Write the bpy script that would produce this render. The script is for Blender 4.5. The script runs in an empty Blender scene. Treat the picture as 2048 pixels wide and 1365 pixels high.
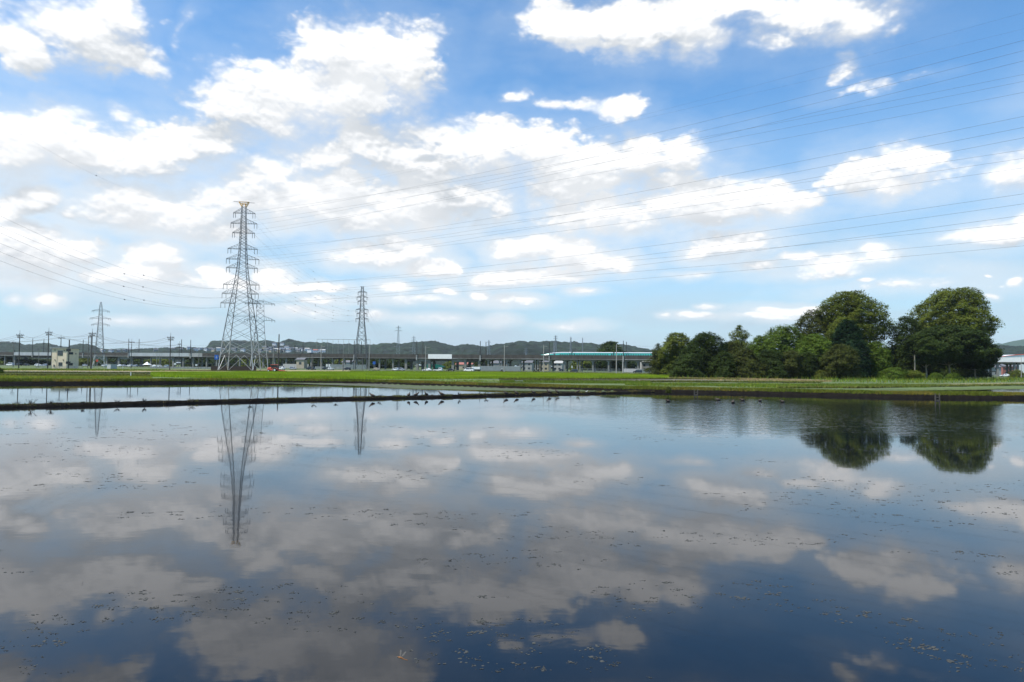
import bpy, bmesh, math, random
import numpy as np
from mathutils import Vector, Matrix, noise as mnoise

R = math.radians
D = bpy.data
scene = bpy.context.scene
COL = scene.collection

# ------------------------------------------------------------------ camera
FPX = 1365.0                       # focal length in pixels of the 2048 px photograph
CAM = Vector((0.0, 0.0, 3.2))
PITCH, ROLL = math.atan(50.5 / FPX), math.atan(0.0098)
_f = Vector((0, math.cos(PITCH), math.sin(PITCH)))
_u0 = Vector((0, -math.sin(PITCH), math.cos(PITCH)))
_r0 = Vector((1, 0, 0))
_r = _r0 * math.cos(ROLL) + _u0 * math.sin(ROLL)
_u = _u0 * math.cos(ROLL) - _r0 * math.sin(ROLL)
cam_data = D.cameras.new('camera')
cam_data.sensor_width = 36.0
cam_data.lens = FPX / 2048 * 36.0
cam_data.clip_start = 0.1
cam_data.clip_end = 60000
cam = D.objects.new('camera', cam_data)
COL.objects.link(cam)
cam.matrix_world = Matrix(((_r.x, _u.x, -_f.x, CAM.x), (_r.y, _u.y, -_f.y, CAM.y),
                           (_r.z, _u.z, -_f.z, CAM.z), (0, 0, 0, 1)))
scene.camera = cam

def ray(px, py):
    return _f + _r * ((px - 1024) / FPX) + _u * ((682.5 - py) / FPX)
def at(px, py, Y):
    d = ray(px, py)
    return CAM + d * (Y / d.y)
def atz(px, py, z):
    d = ray(px, py)
    return CAM + d * ((z - CAM.z) / d.z)
def hy(px):                        # picture row of the true horizon
    return 733 + 0.0098 * (px - 1024)

# ------------------------------------------------------------------ sun, sky, exposure
SUN_AZ, SUN_EL = -112.0, 61.0       # azimuth from +Y towards +X
sun_dir = Vector((math.sin(R(SUN_AZ)) * math.cos(R(SUN_EL)), math.cos(R(SUN_AZ)) * math.cos(R(SUN_EL)), math.sin(R(SUN_EL))))
sl = D.lights.new('sun', 'SUN')
sl.energy = 4.2
sl.angle = R(0.5)
sl.color = (1.0, 0.96, 0.88)
so = D.objects.new('sun', sl)
COL.objects.link(so)
so.rotation_euler = sun_dir.to_track_quat('Z', 'Y').to_euler()
so.location = (-100, 0, 300)
scene.view_settings.view_transform = 'Standard'
scene.view_settings.look = 'None'
scene.view_settings.exposure = 0.4
scene.view_settings.gamma = 1.0

world = D.worlds.new('World')
scene.world = world
world.use_nodes = True
wt = world.node_tree
wt.nodes.clear()
WN, WL = wt.nodes, wt.links
def wnode(t, **kw):
    n = WN.new(t)
    for k, v in kw.items():
        setattr(n, k, v)
    return n
def wset(sock, v):
    if hasattr(v, 'is_output'):
        WL.new(v, sock)
    else:
        sock.default_value = v
def wm(op, a, b=None, c=None, clamp=False):
    n = wnode('ShaderNodeMath', operation=op, use_clamp=clamp)
    for i, v in enumerate((a, b, c)):
        if v is not None:
            wset(n.inputs[i], v)
    return n.outputs[0]
def wv(op, a, b=None, c=None):
    n = wnode('ShaderNodeVectorMath', operation=op)
    for i, v in enumerate((a, b, c)):
        if v is not None:
            wset(n.inputs[i], v)
    return n.outputs['Value' if op in ('LENGTH', 'DOT_PRODUCT') else 'Vector']
def wmap(v, a, b, c=0.0, d=1.0, smooth=True):
    n = wnode('ShaderNodeMapRange', interpolation_type='SMOOTHSTEP' if smooth else 'LINEAR')
    for i, x in enumerate((v, a, b, c, d)):
        wset(n.inputs[i], x)
    return n.outputs[0]
def wmix(f, a, b):
    n = wnode('ShaderNodeMix', data_type='RGBA')
    wset(n.inputs[0], f); wset(n.inputs[6], a); wset(n.inputs[7], b)
    return n.outputs[2]

# clouds: (x, y, half width, half height, thinness) where the photograph has them
CLOUDS = """
30 90 75 50 .25;0 40 45 50 .45;175 75 110 65 .15;235 35 60 60 .25;255 105 80 38 .25;300 125 42 22 .45;110 60 50 55 .55
378 50 18 42 .7;330 42 40 10 .85
60 272 110 66 0;120 292 105 62 0;15 300 80 58 0;185 305 70 48 .2;95 255 60 50 0
262 240 45 16 .55;300 258 35 16 .55
255 305 65 34 .2;340 310 58 38 .1;300 325 90 28 .3
425 283 72 36 .1;470 262 70 30 .4
655 105 75 60 .0;740 120 120 72 0;810 130 75 75 .1;600 185 150 60 0;520 128 38 18 .2;470 205 72 36 .25;700 195 150 58 0;560 225 165 42 .1;855 55 45 32 .72;770 50 60 30 .75;720 20 50 20 .85;430 215 50 30 .5
728 285 70 40 0;800 300 110 45 0;900 285 70 38 0;985 290 105 48 0;870 325 170 42 .15;655 315 100 40 .25;1075 300 80 48 .1;1150 330 130 50 .15;1250 320 120 42 .1;1285 292 50 26 .1;1375 315 55 42 .25;1010 270 60 22 0;835 262 50 18 0
1200 425 75 42 .2;1110 370 60 36 .25;1130 425 45 40 .3;1255 440 70 30 .3;1340 360 60 30 .4;1170 355 90 30 .2
860 400 100 48 0;950 398 62 44 0;800 420 140 42 .1;900 362 60 20 .0;735 445 90 28 .25;1000 412 26 26 .25
540 345 42 32 0;495 362 55 30 .15;600 380 90 36 .1;520 402 130 36 .2;690 375 60 36 .1;650 412 100 30 .2;600 440 90 20 .5
70 395 62 26 .15;20 412 40 26 .25
285 405 105 42 .1;345 432 110 46 .1;265 432 110 30 .2;400 415 70 42 .35;200 368 42 22 .35;455 462 42 26 .35
75 505 105 46 .25;40 480 66 40 .2;130 492 76 26 .35
320 512 52 28 .1;278 508 36 18 .3;262 547 105 26 .25;180 550 36 15 .2;310 565 110 26 .5
425 548 36 13 .1;450 565 46 17 .3;540 558 32 18 0.05;565 577 66 12 .35;640 574 56 10 .25
90 599 22 12 .1;35 603 14 7 .5;50 562 85 18 .55
778 482 42 18 0;820 498 46 22 .1;762 512 86 20 .15;850 530 52 18 .1;892 540 30 18 0;722 500 40 16 .35
1055 498 56 24 0;1120 502 66 26 .0;1180 520 56 20 .25;1225 524 44 15 .1;1252 530 18 12 .1;1020 556 66 15 .15;1105 545 95 16 .35;995 566 44 11 .25
792 575 38 11 .25;885 585 18 8 .1;957 592 20 8 .25;1030 600 46 11 .5;860 602 120 10 .65;1160 580 34 8 .45
1180 215 56 16 .45;1038 192 20 15 .45;1105 208 60 15 .5;1242 218 50 28 .35
1130 40 80 40 0;1200 50 130 46 0;1300 55 140 54 0;1392 62 56 54 .05;1380 15 120 36 0;1262 88 105 18 .3
1480 8 100 22 .15;1625 30 120 55 0;1720 32 90 54 .1;1558 82 52 20 .25;1775 18 42 36 .35
1680 138 36 30 .45;1722 176 52 18 .6;1830 150 50 12 .85
1700 352 62 36 .1;1790 328 58 32 0;1832 314 34 20 0;1750 368 105 28 .25;1900 342 80 28 .72;1830 352 110 34 .6
2015 350 56 36 .35;2070 340 50 40 .3
1400 395 66 34 .1;1500 402 100 30 .15;1562 412 66 24 .1;1440 420 115 30 .25;1340 412 70 34 .25;1480 372 110 16 .6
1450 488 76 25 0;1398 500 42 16 .15;1512 528 40 13 .35
1385 550 32 8 .6
1600 509 40 9 .2;1680 522 95 20 .4;1750 496 42 13 0;1650 542 115 15 .6;1762 514 46 18 .25
2000 462 90 24 .35;1935 470 46 11 .4;2060 440 50 22 .3
1740 560 15 5 .3;1800 572 140 14 .7;1980 550 17 5 .3;2040 556 18 12 .35;1980 590 14 7 .5;1900 542 100 14 .8;1950 562 140 20 .75
1555 624 50 10 .15;1610 620 36 10 .1;1535 634 66 7 .4;1385 634 36 6 .25;1424 618 17 5 .5;1330 636 12 4 .5
270 643 50 7 .7;380 640 40 7 .7;600 622 60 9 .6;750 632 30 7 .6;880 640 60 8 .65;1000 642 30 9 .7;1130 650 50 7 .7;640 600 50 10 .6
-120 300 110 70 .1;-180 120 120 60 .2;-260 450 140 50 .2;2200 150 110 60 .3;2280 380 130 60 .2;700 -110 160 60 .1;1300 -120 200 60 .1;200 -130 150 50 .3;1800 -100 110 50 .3
"""
def azel(px, py):
    d = ray(px, py).normalized()
    return math.degrees(math.atan2(d.x, d.y)), math.degrees(math.asin(d.z))
cl = []
for tok in CLOUDS.replace('\n', ';').split(';'):
    if tok.strip():
        x, y, rx, ry, z0 = map(float, tok.split())
        a0, e0 = azel(x, y)
        rxa = abs(azel(x + rx, y)[0] - azel(x - rx, y)[0]) / 2
        rya = abs(azel(x, y + ry)[1] - azel(x, y - ry)[1]) / 2
        cl.append((a0, e0, rxa, rya, z0 * (1.55 if z0 >= 0.35 else 1.15)))
tc = wnode('ShaderNodeTexCoord')
sep = wnode('ShaderNodeSeparateXYZ')
WL.new(tc.outputs['Generated'], sep.inputs[0])
dx, dy, dz = sep.outputs
az = wm('MULTIPLY', wm('ARCTAN2', dx, dy), 180 / math.pi)
el = wm('MULTIPLY', wm('ARCSINE', dz), 180 / math.pi)
cmb = wnode('ShaderNodeCombineXYZ')
WL.new(az, cmb.inputs[0]); WL.new(el, cmb.inputs[1]); cmb.inputs[2].default_value = 1.0
P0 = cmb.outputs[0]                                           # (azimuth, elevation, 1) in degrees
def nz(vec, scale, detail, rough, typ='FBM', dist=0.0, lac=2.0):
    n = wnode('ShaderNodeTexNoise', noise_dimensions='2D', noise_type=typ)
    n.inputs['Scale'].default_value = scale
    n.inputs['Detail'].default_value = detail
    n.inputs['Roughness'].default_value = rough
    n.inputs['Distortion'].default_value = dist
    n.inputs['Lacunarity'].default_value = lac
    WL.new(vec, n.inputs['Vector'])
    return n
# perspective stretch: cloud detail gets finer and flatter towards the horizon
pers = wm('ADD', wm('MULTIPLY', el, 0.05), 0.62)
warp = nz(wv('MULTIPLY', P0, (1, 1.5, 1)), 0.16, 3, 0.55)
wofs = wv('MULTIPLY', wv('SUBTRACT', warp.outputs['Color'], (0.5, 0.5, 0.5)), (4.5, 2.4, 0))
wofs = wv('MULTIPLY', wofs, wnode('ShaderNodeCombineXYZ').outputs[0]) if False else wofs
wf = wmap(el, 0.0, 16.0, 0.25, 1.0, False)
scl = wnode('ShaderNodeVectorMath', operation='SCALE')
WL.new(wofs, scl.inputs[0]); WL.new(wf, scl.inputs['Scale'])
wofs = scl.outputs[0]

def field(P, items, k=0.28):
    acc = None
    for (a0, e0, rx, ry, z0) in items:
        v = wv('MULTIPLY_ADD', P, (1 / rx, 1 / ry, 0), (-a0 / rx, -e0 / ry, z0))
        L = wv('LENGTH', v)
        acc = L if acc is None else wm('SMOOTH_MIN', acc, L, k)
    return acc
def detail(P):
    q = wv('MULTIPLY', P, (1.0, 1.7, 0))
    n1 = nz(q, 0.30, 5, 0.46, dist=0.1)
    b = wnode('ShaderNodeTexVoronoi', feature='SMOOTH_F1', voronoi_dimensions='2D')
    b.inputs['Scale'].default_value = 0.62
    b.inputs['Detail'].default_value = 2
    b.inputs['Roughness'].default_value = 0.6
    b.inputs['Smoothness'].default_value = 0.5
    WL.new(wv('ADD', q, wv('MULTIPLY', n1.outputs['Color'], (1.2, 1.2, 0))), b.inputs['Vector'])
    return n1.outputs['Fac'], wm('SUBTRACT', 0.45, b.outputs['Distance'])
big = [c for c in cl if c[2] * c[3] > 1.3 and c[4] < 0.6]
TOSUN = (-0.6, 1.9, 0)
PW = wv('ADD', P0, wofs)
F0 = field(PW, cl)
sh1 = wnode('ShaderNodeVectorMath', operation='SCALE')
sh1.inputs[0].default_value = TOSUN
WL.new(wmap(el, 2.0, 20.0, 0.40, 1.1, False), sh1.inputs['Scale'])
FB1 = field(wv('ADD', PW, sh1.outputs[0]), big)
na0, pa0 = detail(P0)
na1, pa1 = detail(wv('ADD', P0, (-0.12, 0.30, 0)))
d0 = wm('SUBTRACT', 1.33, F0)
d0 = wm('MULTIPLY_ADD', wm('SUBTRACT', na0, 0.5), 0.85, d0)
d0 = wm('MULTIPLY_ADD', pa0, 0.36, d0)
rel = wm('SUBTRACT', wm('MINIMUM', F0, 1.3), wm('MINIMUM', FB1, 1.5))                       # > 0: more cloud lies towards the sun
rel = wm('MULTIPLY_ADD', wm('SUBTRACT', na1, na0), 1.1, rel)
rel = wm('MULTIPLY_ADD', wm('SUBTRACT', pa1, pa0), 0.6, rel)
soft = nz(wv('MULTIPLY', P0, (1, 1.4, 0)), 0.13, 2, 0.5).outputs['Fac']
edge = wmap(soft, 0.36, 0.62, 0.48, 1.15)
crisp = wmap(rel, 0.25, -0.45)
edge = wm('MULTIPLY', edge, wm('MULTIPLY_ADD', crisp, -0.38, 1.0))
alpha = wmap(d0, wm('MULTIPLY', edge, -0.35), edge)
# light falls from the upper left: compare with the cloud that lies towards the sun
shade = wmap(rel, -1.15, 0.45)            # 0 = lit top, 1 = grey underside
thick = wmap(d0, 0.10, 0.95)
g1 = nz(wv('MULTIPLY', P0, (1, 2.0, 0)), 0.10, 3, 0.5)
shade = wm('MULTIPLY', shade, wm('MULTIPLY_ADD', g1.outputs['Fac'], 1.1, 0.30), clamp=True)
ccol = wmix(shade, (0.94, 0.94, 0.94, 1), (0.475, 0.51, 0.545, 1))
ccol = wmix(wm('MULTIPLY', thick, 0.16), ccol, (0.66, 0.67, 0.69, 1))
sky = wnode('ShaderNodeTexSky', sky_type='NISHITA', sun_disc=False)
sky.sun_elevation = R(SUN_EL)
sky.sun_rotation = R(SUN_AZ)
sky.altitude = 100
sky.air_density = 1.0
sky.dust_density = 0.3
sky.ozone_density = 6.0
skyc = wv('MULTIPLY', sky.outputs[0], (0.68, 0.97, 1.03))
# thin high veil that whitens the lower sky
STR = 0.15
veilc = (0.43 / STR, 0.545 / STR, 0.63 / STR, 1)
low = wmap(el, 21.0, 2.5, 0.0, 0.92, False)
low = wm('MULTIPLY', low, wm('ADD', wm('MULTIPLY', nz(wv('MULTIPLY', P0, (0.6, 2.2, 0)), 0.09, 5, 0.6).outputs['Fac'], 0.9), 0.5), clamp=True)
skyc = wmix(0.02, skyc, (0.70 / STR, 0.74 / STR, 0.80 / STR, 1))
skyv = wmix(low, skyc, veilc)
sc1 = wnode('ShaderNodeVectorMath', operation='SCALE')
WL.new(ccol, sc1.inputs[0]); sc1.inputs['Scale'].default_value = 1 / STR
# far clouds fade into the horizon haze
fade = wmap(el, 0.0, 7.0, 0.45, 1.0)
alpha = wm('MULTIPLY', alpha, fade)
vn = nz(wv('MULTIPLY', P0, (1, 2.4, 0)), 0.22, 5, 0.6).outputs['Fac']
halo = wmap(wm('MULTIPLY_ADD', wm('SUBTRACT', vn, 0.5), -2.0, F0), 2.9, 0.8)
halo = wm('MULTIPLY', halo, wmap(el, 9.0, 23.0, 0.80, 0.16))
halo = wm('MULTIPLY', halo, wmap(az, 8.0, 34.0, 1.0, 0.6))
skyv = wmix(halo, skyv, (0.65 / STR, 0.70 / STR, 0.74 / STR, 1))
fin = wmix(alpha, skyv, sc1.outputs[0])
fin = wmix(wmap(dz, -0.02, 0.0), (0.25 / STR, 0.3 / STR, 0.3 / STR, 1), fin)
bg = wnode('ShaderNodeBackground')
WL.new(fin, bg.inputs[0])
bg.inputs[1].default_value = STR
wo = wnode('ShaderNodeOutputWorld')
WL.new(bg.outputs[0], wo.inputs[0])
world.cycles.sampling_method = 'MANUAL'
world.cycles.sample_map_resolution = 512
scene.cycles.use_adaptive_sampling = True
scene.cycles.adaptive_threshold = 0.012
scene.cycles.use_denoising = True
# ------------------------------------------------------------------ materials
def mat(name, col, rough=0.8, var=0.25, scale=1.0, metal=0.0, spec=0.5, col2=None, bump=0.0, stretch=(1, 1, 1), tint=False, transl=0.0):
    m = D.materials.new(name)
    m.use_nodes = True
    t = m.node_tree
    b = t.nodes['Principled BSDF']
    b.inputs['Roughness'].default_value = rough
    b.inputs['Metallic'].default_value = metal
    b.inputs['Specular IOR Level'].default_value = spec
    g = t.nodes.new('ShaderNodeNewGeometry')
    mp = t.nodes.new('ShaderNodeVectorMath'); mp.operation = 'MULTIPLY'
    t.links.new(g.outputs['Position'], mp.inputs[0]); mp.inputs[1].default_value = stretch
    n = t.nodes.new('ShaderNodeTexNoise')
    n.inputs['Scale'].default_value = scale; n.inputs['Detail'].default_value = 5; n.inputs['Roughness'].default_value = 0.65
    t.links.new(mp.outputs[0], n.inputs['Vector'])
    r = t.nodes.new('ShaderNodeMapRange')
    r.inputs[1].default_value = 0.3; r.inputs[2].default_value = 0.7
    t.links.new(n.outputs['Fac'], r.inputs[0])
    x = t.nodes.new('ShaderNodeMix'); x.data_type = 'RGBA'
    c2 = col2 if col2 else tuple(c * (1 - var) for c in col)
    c1 = col if col2 else tuple(min(1, c * (1 + var * 0.6)) for c in col)
    x.inputs[6].default_value = (*c1, 1); x.inputs[7].default_value = (*c2, 1)
    t.links.new(r.outputs[0], x.inputs[0])
    out = x.outputs[2]
    if tint:
        a = t.nodes.new('ShaderNodeAttribute'); a.attribute_name = 'tint'
        mu = t.nodes.new('ShaderNodeMix'); mu.data_type = 'RGBA'; mu.blend_type = 'MULTIPLY'
        mu.inputs[0].default_value = 1.0
        t.links.new(out, mu.inputs[6]); t.links.new(a.outputs['Color'], mu.inputs[7])
        out = mu.outputs[2]
    t.links.new(out, b.inputs['Base Color'])
    if bump:
        bp = t.nodes.new('ShaderNodeBump'); bp.inputs['Strength'].default_value = bump
        bp.inputs['Distance'].default_value = 0.05
        t.links.new(n.outputs['Fac'], bp.inputs['Height']); t.links.new(bp.outputs[0], b.inputs['Normal'])
    if transl:
        tr = t.nodes.new('ShaderNodeBsdfTranslucent')
        t.links.new(out, tr.inputs[0])
        ms = t.nodes.new('ShaderNodeMixShader'); ms.inputs[0].default_value = transl
        o = t.nodes['Material Output']
        t.links.new(b.outputs[0], ms.inputs[1]); t.links.new(tr.outputs[0], ms.inputs[2]); t.links.new(ms.outputs[0], o.inputs[0])
    return m

M = {}
M['steel'] = mat('galvanised_steel', (0.125, 0.13, 0.135), 0.6, 0.3, 0.4, metal=0.2)
M['steel_dark'] = mat('weathered_steel', (0.10, 0.105, 0.11), 0.6, 0.3, 0.4, metal=0.2)
M['steel_pale'] = mat('sunlit_look_steel', (0.46, 0.47, 0.46), 0.5, 0.15, 0.4, metal=0.1)  # paler tone paints a sunlit look onto the lower legs and bracing
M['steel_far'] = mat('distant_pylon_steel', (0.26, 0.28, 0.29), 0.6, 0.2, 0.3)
M['orange'] = mat('orange_paint', (0.80, 0.42, 0.05), 0.5, 0.2, 0.5)
M['wire'] = mat('conductor', (0.12, 0.125, 0.13), 0.6, 0.2, 0.1)
M['insul'] = mat('insulator_glass', (0.12, 0.12, 0.12), 0.3, 0.2, 2)
M['concrete'] = mat('weathered_concrete', (0.092, 0.082, 0.068), 0.9, 0.45, 0.5, col2=(0.045, 0.039, 0.032), stretch=(1, 1, 0.25))
M['concrete_light'] = mat('pale_concrete', (0.34, 0.34, 0.32), 0.85, 0.3, 0.5, stretch=(1, 1, 0.3))
M['concrete_pier'] = mat('pier_concrete', (0.21, 0.205, 0.185), 0.9, 0.3, 0.6, stretch=(1, 1, 0.3))
M['panel'] = mat('noise_barrier_panel', (0.42, 0.44, 0.44), 0.7, 0.12, 0.3, stretch=(1, 1, 0.3))
M['white'] = mat('white_paint', (0.80, 0.80, 0.78), 0.45, 0.06, 0.5)
M['whitepanel'] = mat('white_sheet_panel', (0.80, 0.79, 0.75), 0.7, 0.05, 0.3)
M['pole_dark'] = mat('dark_pole', (0.055, 0.05, 0.045), 0.7, 0.3, 0.6)
M['pole'] = mat('concrete_pole', (0.16, 0.15, 0.135), 0.8, 0.3, 0.5)
M['pole_light'] = mat('pale_pole', (0.33, 0.32, 0.29), 0.7, 0.2, 0.5)
M['black'] = mat('black_plastic', (0.02, 0.02, 0.022), 0.4, 0.2, 1)
M['tyre'] = mat('tyre_rubber', (0.022, 0.022, 0.022), 0.85, 0.2, 2)
M['glass'] = mat('dark_glass', (0.03, 0.04, 0.045), 0.08, 0.1, 1, spec=0.8)
M['tan'] = mat('tan_render', (0.76, 0.62, 0.44), 0.85, 0.15, 0.7)
M['beige'] = mat('beige_wall', (0.42, 0.36, 0.25), 0.85, 0.15, 0.6)
M['roof_grey'] = mat('grey_roof_tile', (0.14, 0.14, 0.15), 0.7, 0.25, 1)
M['roof_light'] = mat('pale_roof', (0.42, 0.41, 0.38), 0.7, 0.15, 1)
M['roof_red'] = mat('red_roof', (0.36, 0.13, 0.10), 0.7, 0.2, 1)
M['roof_blue'] = mat('blue_roof', (0.10, 0.11, 0.135), 0.6, 0.2, 1)
M['darkfence'] = mat('dark_brown_fence', (0.035, 0.026, 0.02), 0.8, 0.3, 1.2)
M['greyfence'] = mat('grey_green_fence', (0.22, 0.25, 0.235), 0.75, 0.15, 0.5)
M['silver'] = mat('silver_paint', (0.42, 0.43, 0.45), 0.3, 0.05, 1, metal=0.3)
M['carblack'] = mat('black_paint', (0.015, 0.015, 0.018), 0.25, 0.1, 1)
M['carwhite'] = mat('car_white_paint', (0.78, 0.78, 0.77), 0.3, 0.03, 1)
M['red'] = mat('red_paint', (0.62, 0.07, 0.03), 0.4, 0.15, 1)
M['teal'] = mat('teal_train_paint', (0.06, 0.50, 0.42), 0.25, 0.05, 0.3)
M['trainglare'] = mat('train_roof_glare', (0.82, 0.84, 0.84), 0.25, 0.04, 0.3)  # white puts the glossy sun highlight of the roof into the colour
M['pink'] = mat('pink_stripe', (0.55, 0.12, 0.28), 0.3, 0.05, 1)
M['greensheet'] = mat('green_sheet', (0.10, 0.50, 0.33), 0.7, 0.15, 0.6)
M['signblue'] = mat('blue_sign', (0.02, 0.12, 0.45), 0.5, 0.1, 1)
M['bark'] = mat('bark', (0.11, 0.085, 0.06), 0.9, 0.4, 3, stretch=(1, 1, 0.2))
M['bark_pale'] = mat('pale_bark', (0.26, 0.23, 0.17), 0.9, 0.35, 3, stretch=(1, 1, 0.2))
M['wood'] = mat('old_wood', (0.10, 0.085, 0.065), 0.85, 0.3, 3)
M['duckbrown'] = mat('brown_plumage', (0.085, 0.062, 0.045), 0.8, 0.6, 14)
M['duckpale'] = mat('pale_plumage', (0.24, 0.20, 0.15), 0.8, 0.2, 14)
M['billleg'] = mat('orange_bill', (0.45, 0.18, 0.03), 0.6, 0.2, 8)
M['far_forest'] = mat('forest_canopy', (0.015, 0.032, 0.012), 0.95, 0.5, 0.02, col2=(0.005, 0.014, 0.006), tint=True)
M['mountain'] = mat('distant_mountain', (0.05, 0.09, 0.06), 0.95, 0.2, 0.001)
def leafmat(name, c, transl=0.35):
    return mat(name, c, 0.55, 0.35, 0.25, tint=True, transl=transl, spec=0.08)
M['leaf_mid'] = leafmat('leaves_mid_green', (0.120, 0.150, 0.022))
M['leaf_dark'] = leafmat('leaves_dark_green', (0.038, 0.060, 0.012), 0.25)
M['leaf_light'] = leafmat('leaves_yellow_green', (0.125, 0.155, 0.026))
M['leaf_bright'] = leafmat('leaves_fresh_green', (0.095, 0.150, 0.020))
M['leaf_olive'] = leafmat('leaves_olive', (0.066, 0.080, 0.018))
M['leaf_blue'] = leafmat('needles_blue_green', (0.018, 0.042, 0.016), 0.2)
M['rice'] = mat('rice_blades', (0.31, 0.42, 0.02), 0.6, 0.3, 0.05, tint=True, transl=0.4, spec=0.2)
M['grass'] = mat('bank_grass', (0.22, 0.215, 0.045), 0.7, 0.3, 0.15, col2=(0.13, 0.165, 0.025), tint=True, transl=0.3, spec=0.2)
M['weedgreen'] = mat('rank_green_grass', (0.19, 0.26, 0.03), 0.7, 0.3, 0.15, tint=True, transl=0.35, spec=0.2)
M['straw'] = mat('dry_grass', (0.36, 0.29, 0.13), 0.8, 0.3, 0.2, tint=True, transl=0.2, spec=0.2)
M['mud'] = mat('wet_mud', (0.014, 0.0115, 0.009), 0.95, 0.5, 2.5, spec=0.08, bump=0.6, tint=True)
M['asphalt'] = mat('asphalt', (0.06, 0.06, 0.058), 0.9, 0.2, 0.5)
M['scum'] = mat('floating_scum', (0.060, 0.060, 0.052), 0.9, 0.35, 6)

# ------------------------------------------------------------------ mesh helpers
def link(name, me, material=None, parent=None):
    if material is not None:
        me.materials.append(M[material] if isinstance(material, str) else material)
    o = D.objects.new(name, me)
    COL.objects.link(o)
    if parent is not None:
        o.parent = parent
    return o
def tag(o, label=None, cat=None, group=None, kind=None):
    for k, v in (('label', label), ('category', cat), ('group', group), ('kind', kind)):
        if v:
            o[k] = v
    return o
def thing(name, loc, label, cat, group=None, rz=0.0, s=1.0):
    o = D.objects.new(name, None)
    COL.objects.link(o)
    o.empty_display_size = 0.5
    o.location = loc
    o.rotation_euler = (0, 0, rz)
    o.scale = (s, s, s)
    return tag(o, label, cat, group)
def dup(root, loc, rz=0.0, label=None, s=None):
    def cp(o, par):
        c = o.copy(); COL.objects.link(c)
        c.parent = par
        for ch in [x for x in KIDS.get(o.name, [])]:
            cp(ch, c)
        return c
    KIDS = {}
    st = [root]
    for o in root.children_recursive:
        KIDS.setdefault(o.parent.name, []).append(o)
    r = cp(root, None)
    r.location = loc; r.rotation_euler = (0, 0, rz)
    if s: r.scale = (s, s, s)
    if label: r['label'] = label
    return r
class MB:
    def __init__(self): self.v = []; self.f = []
    def quad(self, *p):
        n = len(self.v); self.v += [tuple(q) for q in p]; self.f.append(tuple(range(n, n + len(p)))); return self
    def box(self, x0, x1, y0, y1, z0, z1):
        n = len(self.v)
        self.v += [(x, y, z) for z in (z0, z1) for y in (y0, y1) for x in (x0, x1)]
        self.f += [tuple(n + i for i in f) for f in ((0, 2, 3, 1), (4, 5, 7, 6), (0, 1, 5, 4), (2, 6, 7, 3), (0, 4, 6, 2), (1, 3, 7, 5))]
        return self
    def bar(self, a, b, w, w2=None, n=4):
        a, b = Vector(a), Vector(b)
        d = (b - a)
        if d.length < 1e-6: return self
        d.normalize()
        s = d.cross(Vector((0, 0, 1)) if abs(d.z) < 0.95 else Vector((0, 1, 0))).normalized()
        t = d.cross(s)
        w2 = w if w2 is None else w2
        k = len(self.v)
        for p, r in ((a, w), (b, w2)):
            for i in range(n):
                an = 2 * math.pi * (i + 0.5) / n
                self.v.append(tuple(p + s * (r * math.cos(an)) + t * (r * math.sin(an))))
        for i in range(n):
            j = (i + 1) % n
            self.f.append((k + i, k + j, k + n + j, k + n + i))
        self.f.append(tuple(k + i for i in reversed(range(n)))); self.f.append(tuple(k + n + i for i in range(n)))
        return self
    def tube(self, pts, rad, n=5):
        pts = [Vector(p) for p in pts]
        R_ = rad if isinstance(rad, (list, tuple)) else [rad] * len(pts)
        k = len(self.v)
        for i, p in enumerate(pts):
            d = (pts[min(i + 1, len(pts) - 1)] - pts[max(i - 1, 0)]).normalized()
            s = d.cross(Vector((0, 0, 1)) if abs(d.z) < 0.95 else Vector((0, 1, 0))).normalized(); t = d.cross(s)
            for q in range(n):
                an = 2 * math.pi * q / n
                self.v.append(tuple(p + s * (R_[i] * math.cos(an)) + t * (R_[i] * math.sin(an))))
        for i in range(len(pts) - 1):
            for q in range(n):
                r = (q + 1) % n
                self.f.append((k + i * n + q, k + i * n + r, k + (i + 1) * n + r, k + (i + 1) * n + q))
        self.f.append(tuple(k + i for i in reversed(range(n)))); self.f.append(tuple(k + (len(pts) - 1) * n + i for i in range(n)))
        return self
    def loft(self, rings, cap=True):
        k = len(self.v); n = len(rings[0])
        for r in rings: self.v += [tuple(p) for p in r]
        for i in range(len(rings) - 1):
            for q in range(n):
                r = (q + 1) % n
                self.f.append((k + i * n + q, k + i * n + r, k + (i + 1) * n + r, k + (i + 1) * n + q))
        if cap:
            self.f.append(tuple(k + i for i in reversed(range(n)))); self.f.append(tuple(k + (len(rings) - 1) * n + i for i in range(n)))
        return self
    def prism(self, prof, x0, x1, axis='x'):
        """profile of (a, z) pairs swept along x (a = y) or along y (a = x)"""
        mk = (lambda a, z, t: (t, a, z)) if axis == 'x' else (lambda a, z, t: (a, t, z))
        return self.loft([[mk(a, z, x0) for a, z in prof], [mk(a, z, x1) for a, z in prof]])
    def build(self, name, material=None, parent=None, smooth=False, bevel=0.0):
        me = D.meshes.new(name)
        me.from_pydata(self.v, [], self.f)
        bm = bmesh.new(); bm.from_mesh(me)
        bmesh.ops.recalc_face_normals(bm, faces=bm.faces)
        if bevel:
            bmesh.ops.bevel(bm, geom=bm.edges, offset=bevel, segments=2, affect='EDGES', clamp_overlap=True)
        bm.to_mesh(me); bm.free()
        if smooth:
            me.polygons.foreach_set('use_smooth', [True] * len(me.polygons))
        return link(name, me, material, parent)
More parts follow.
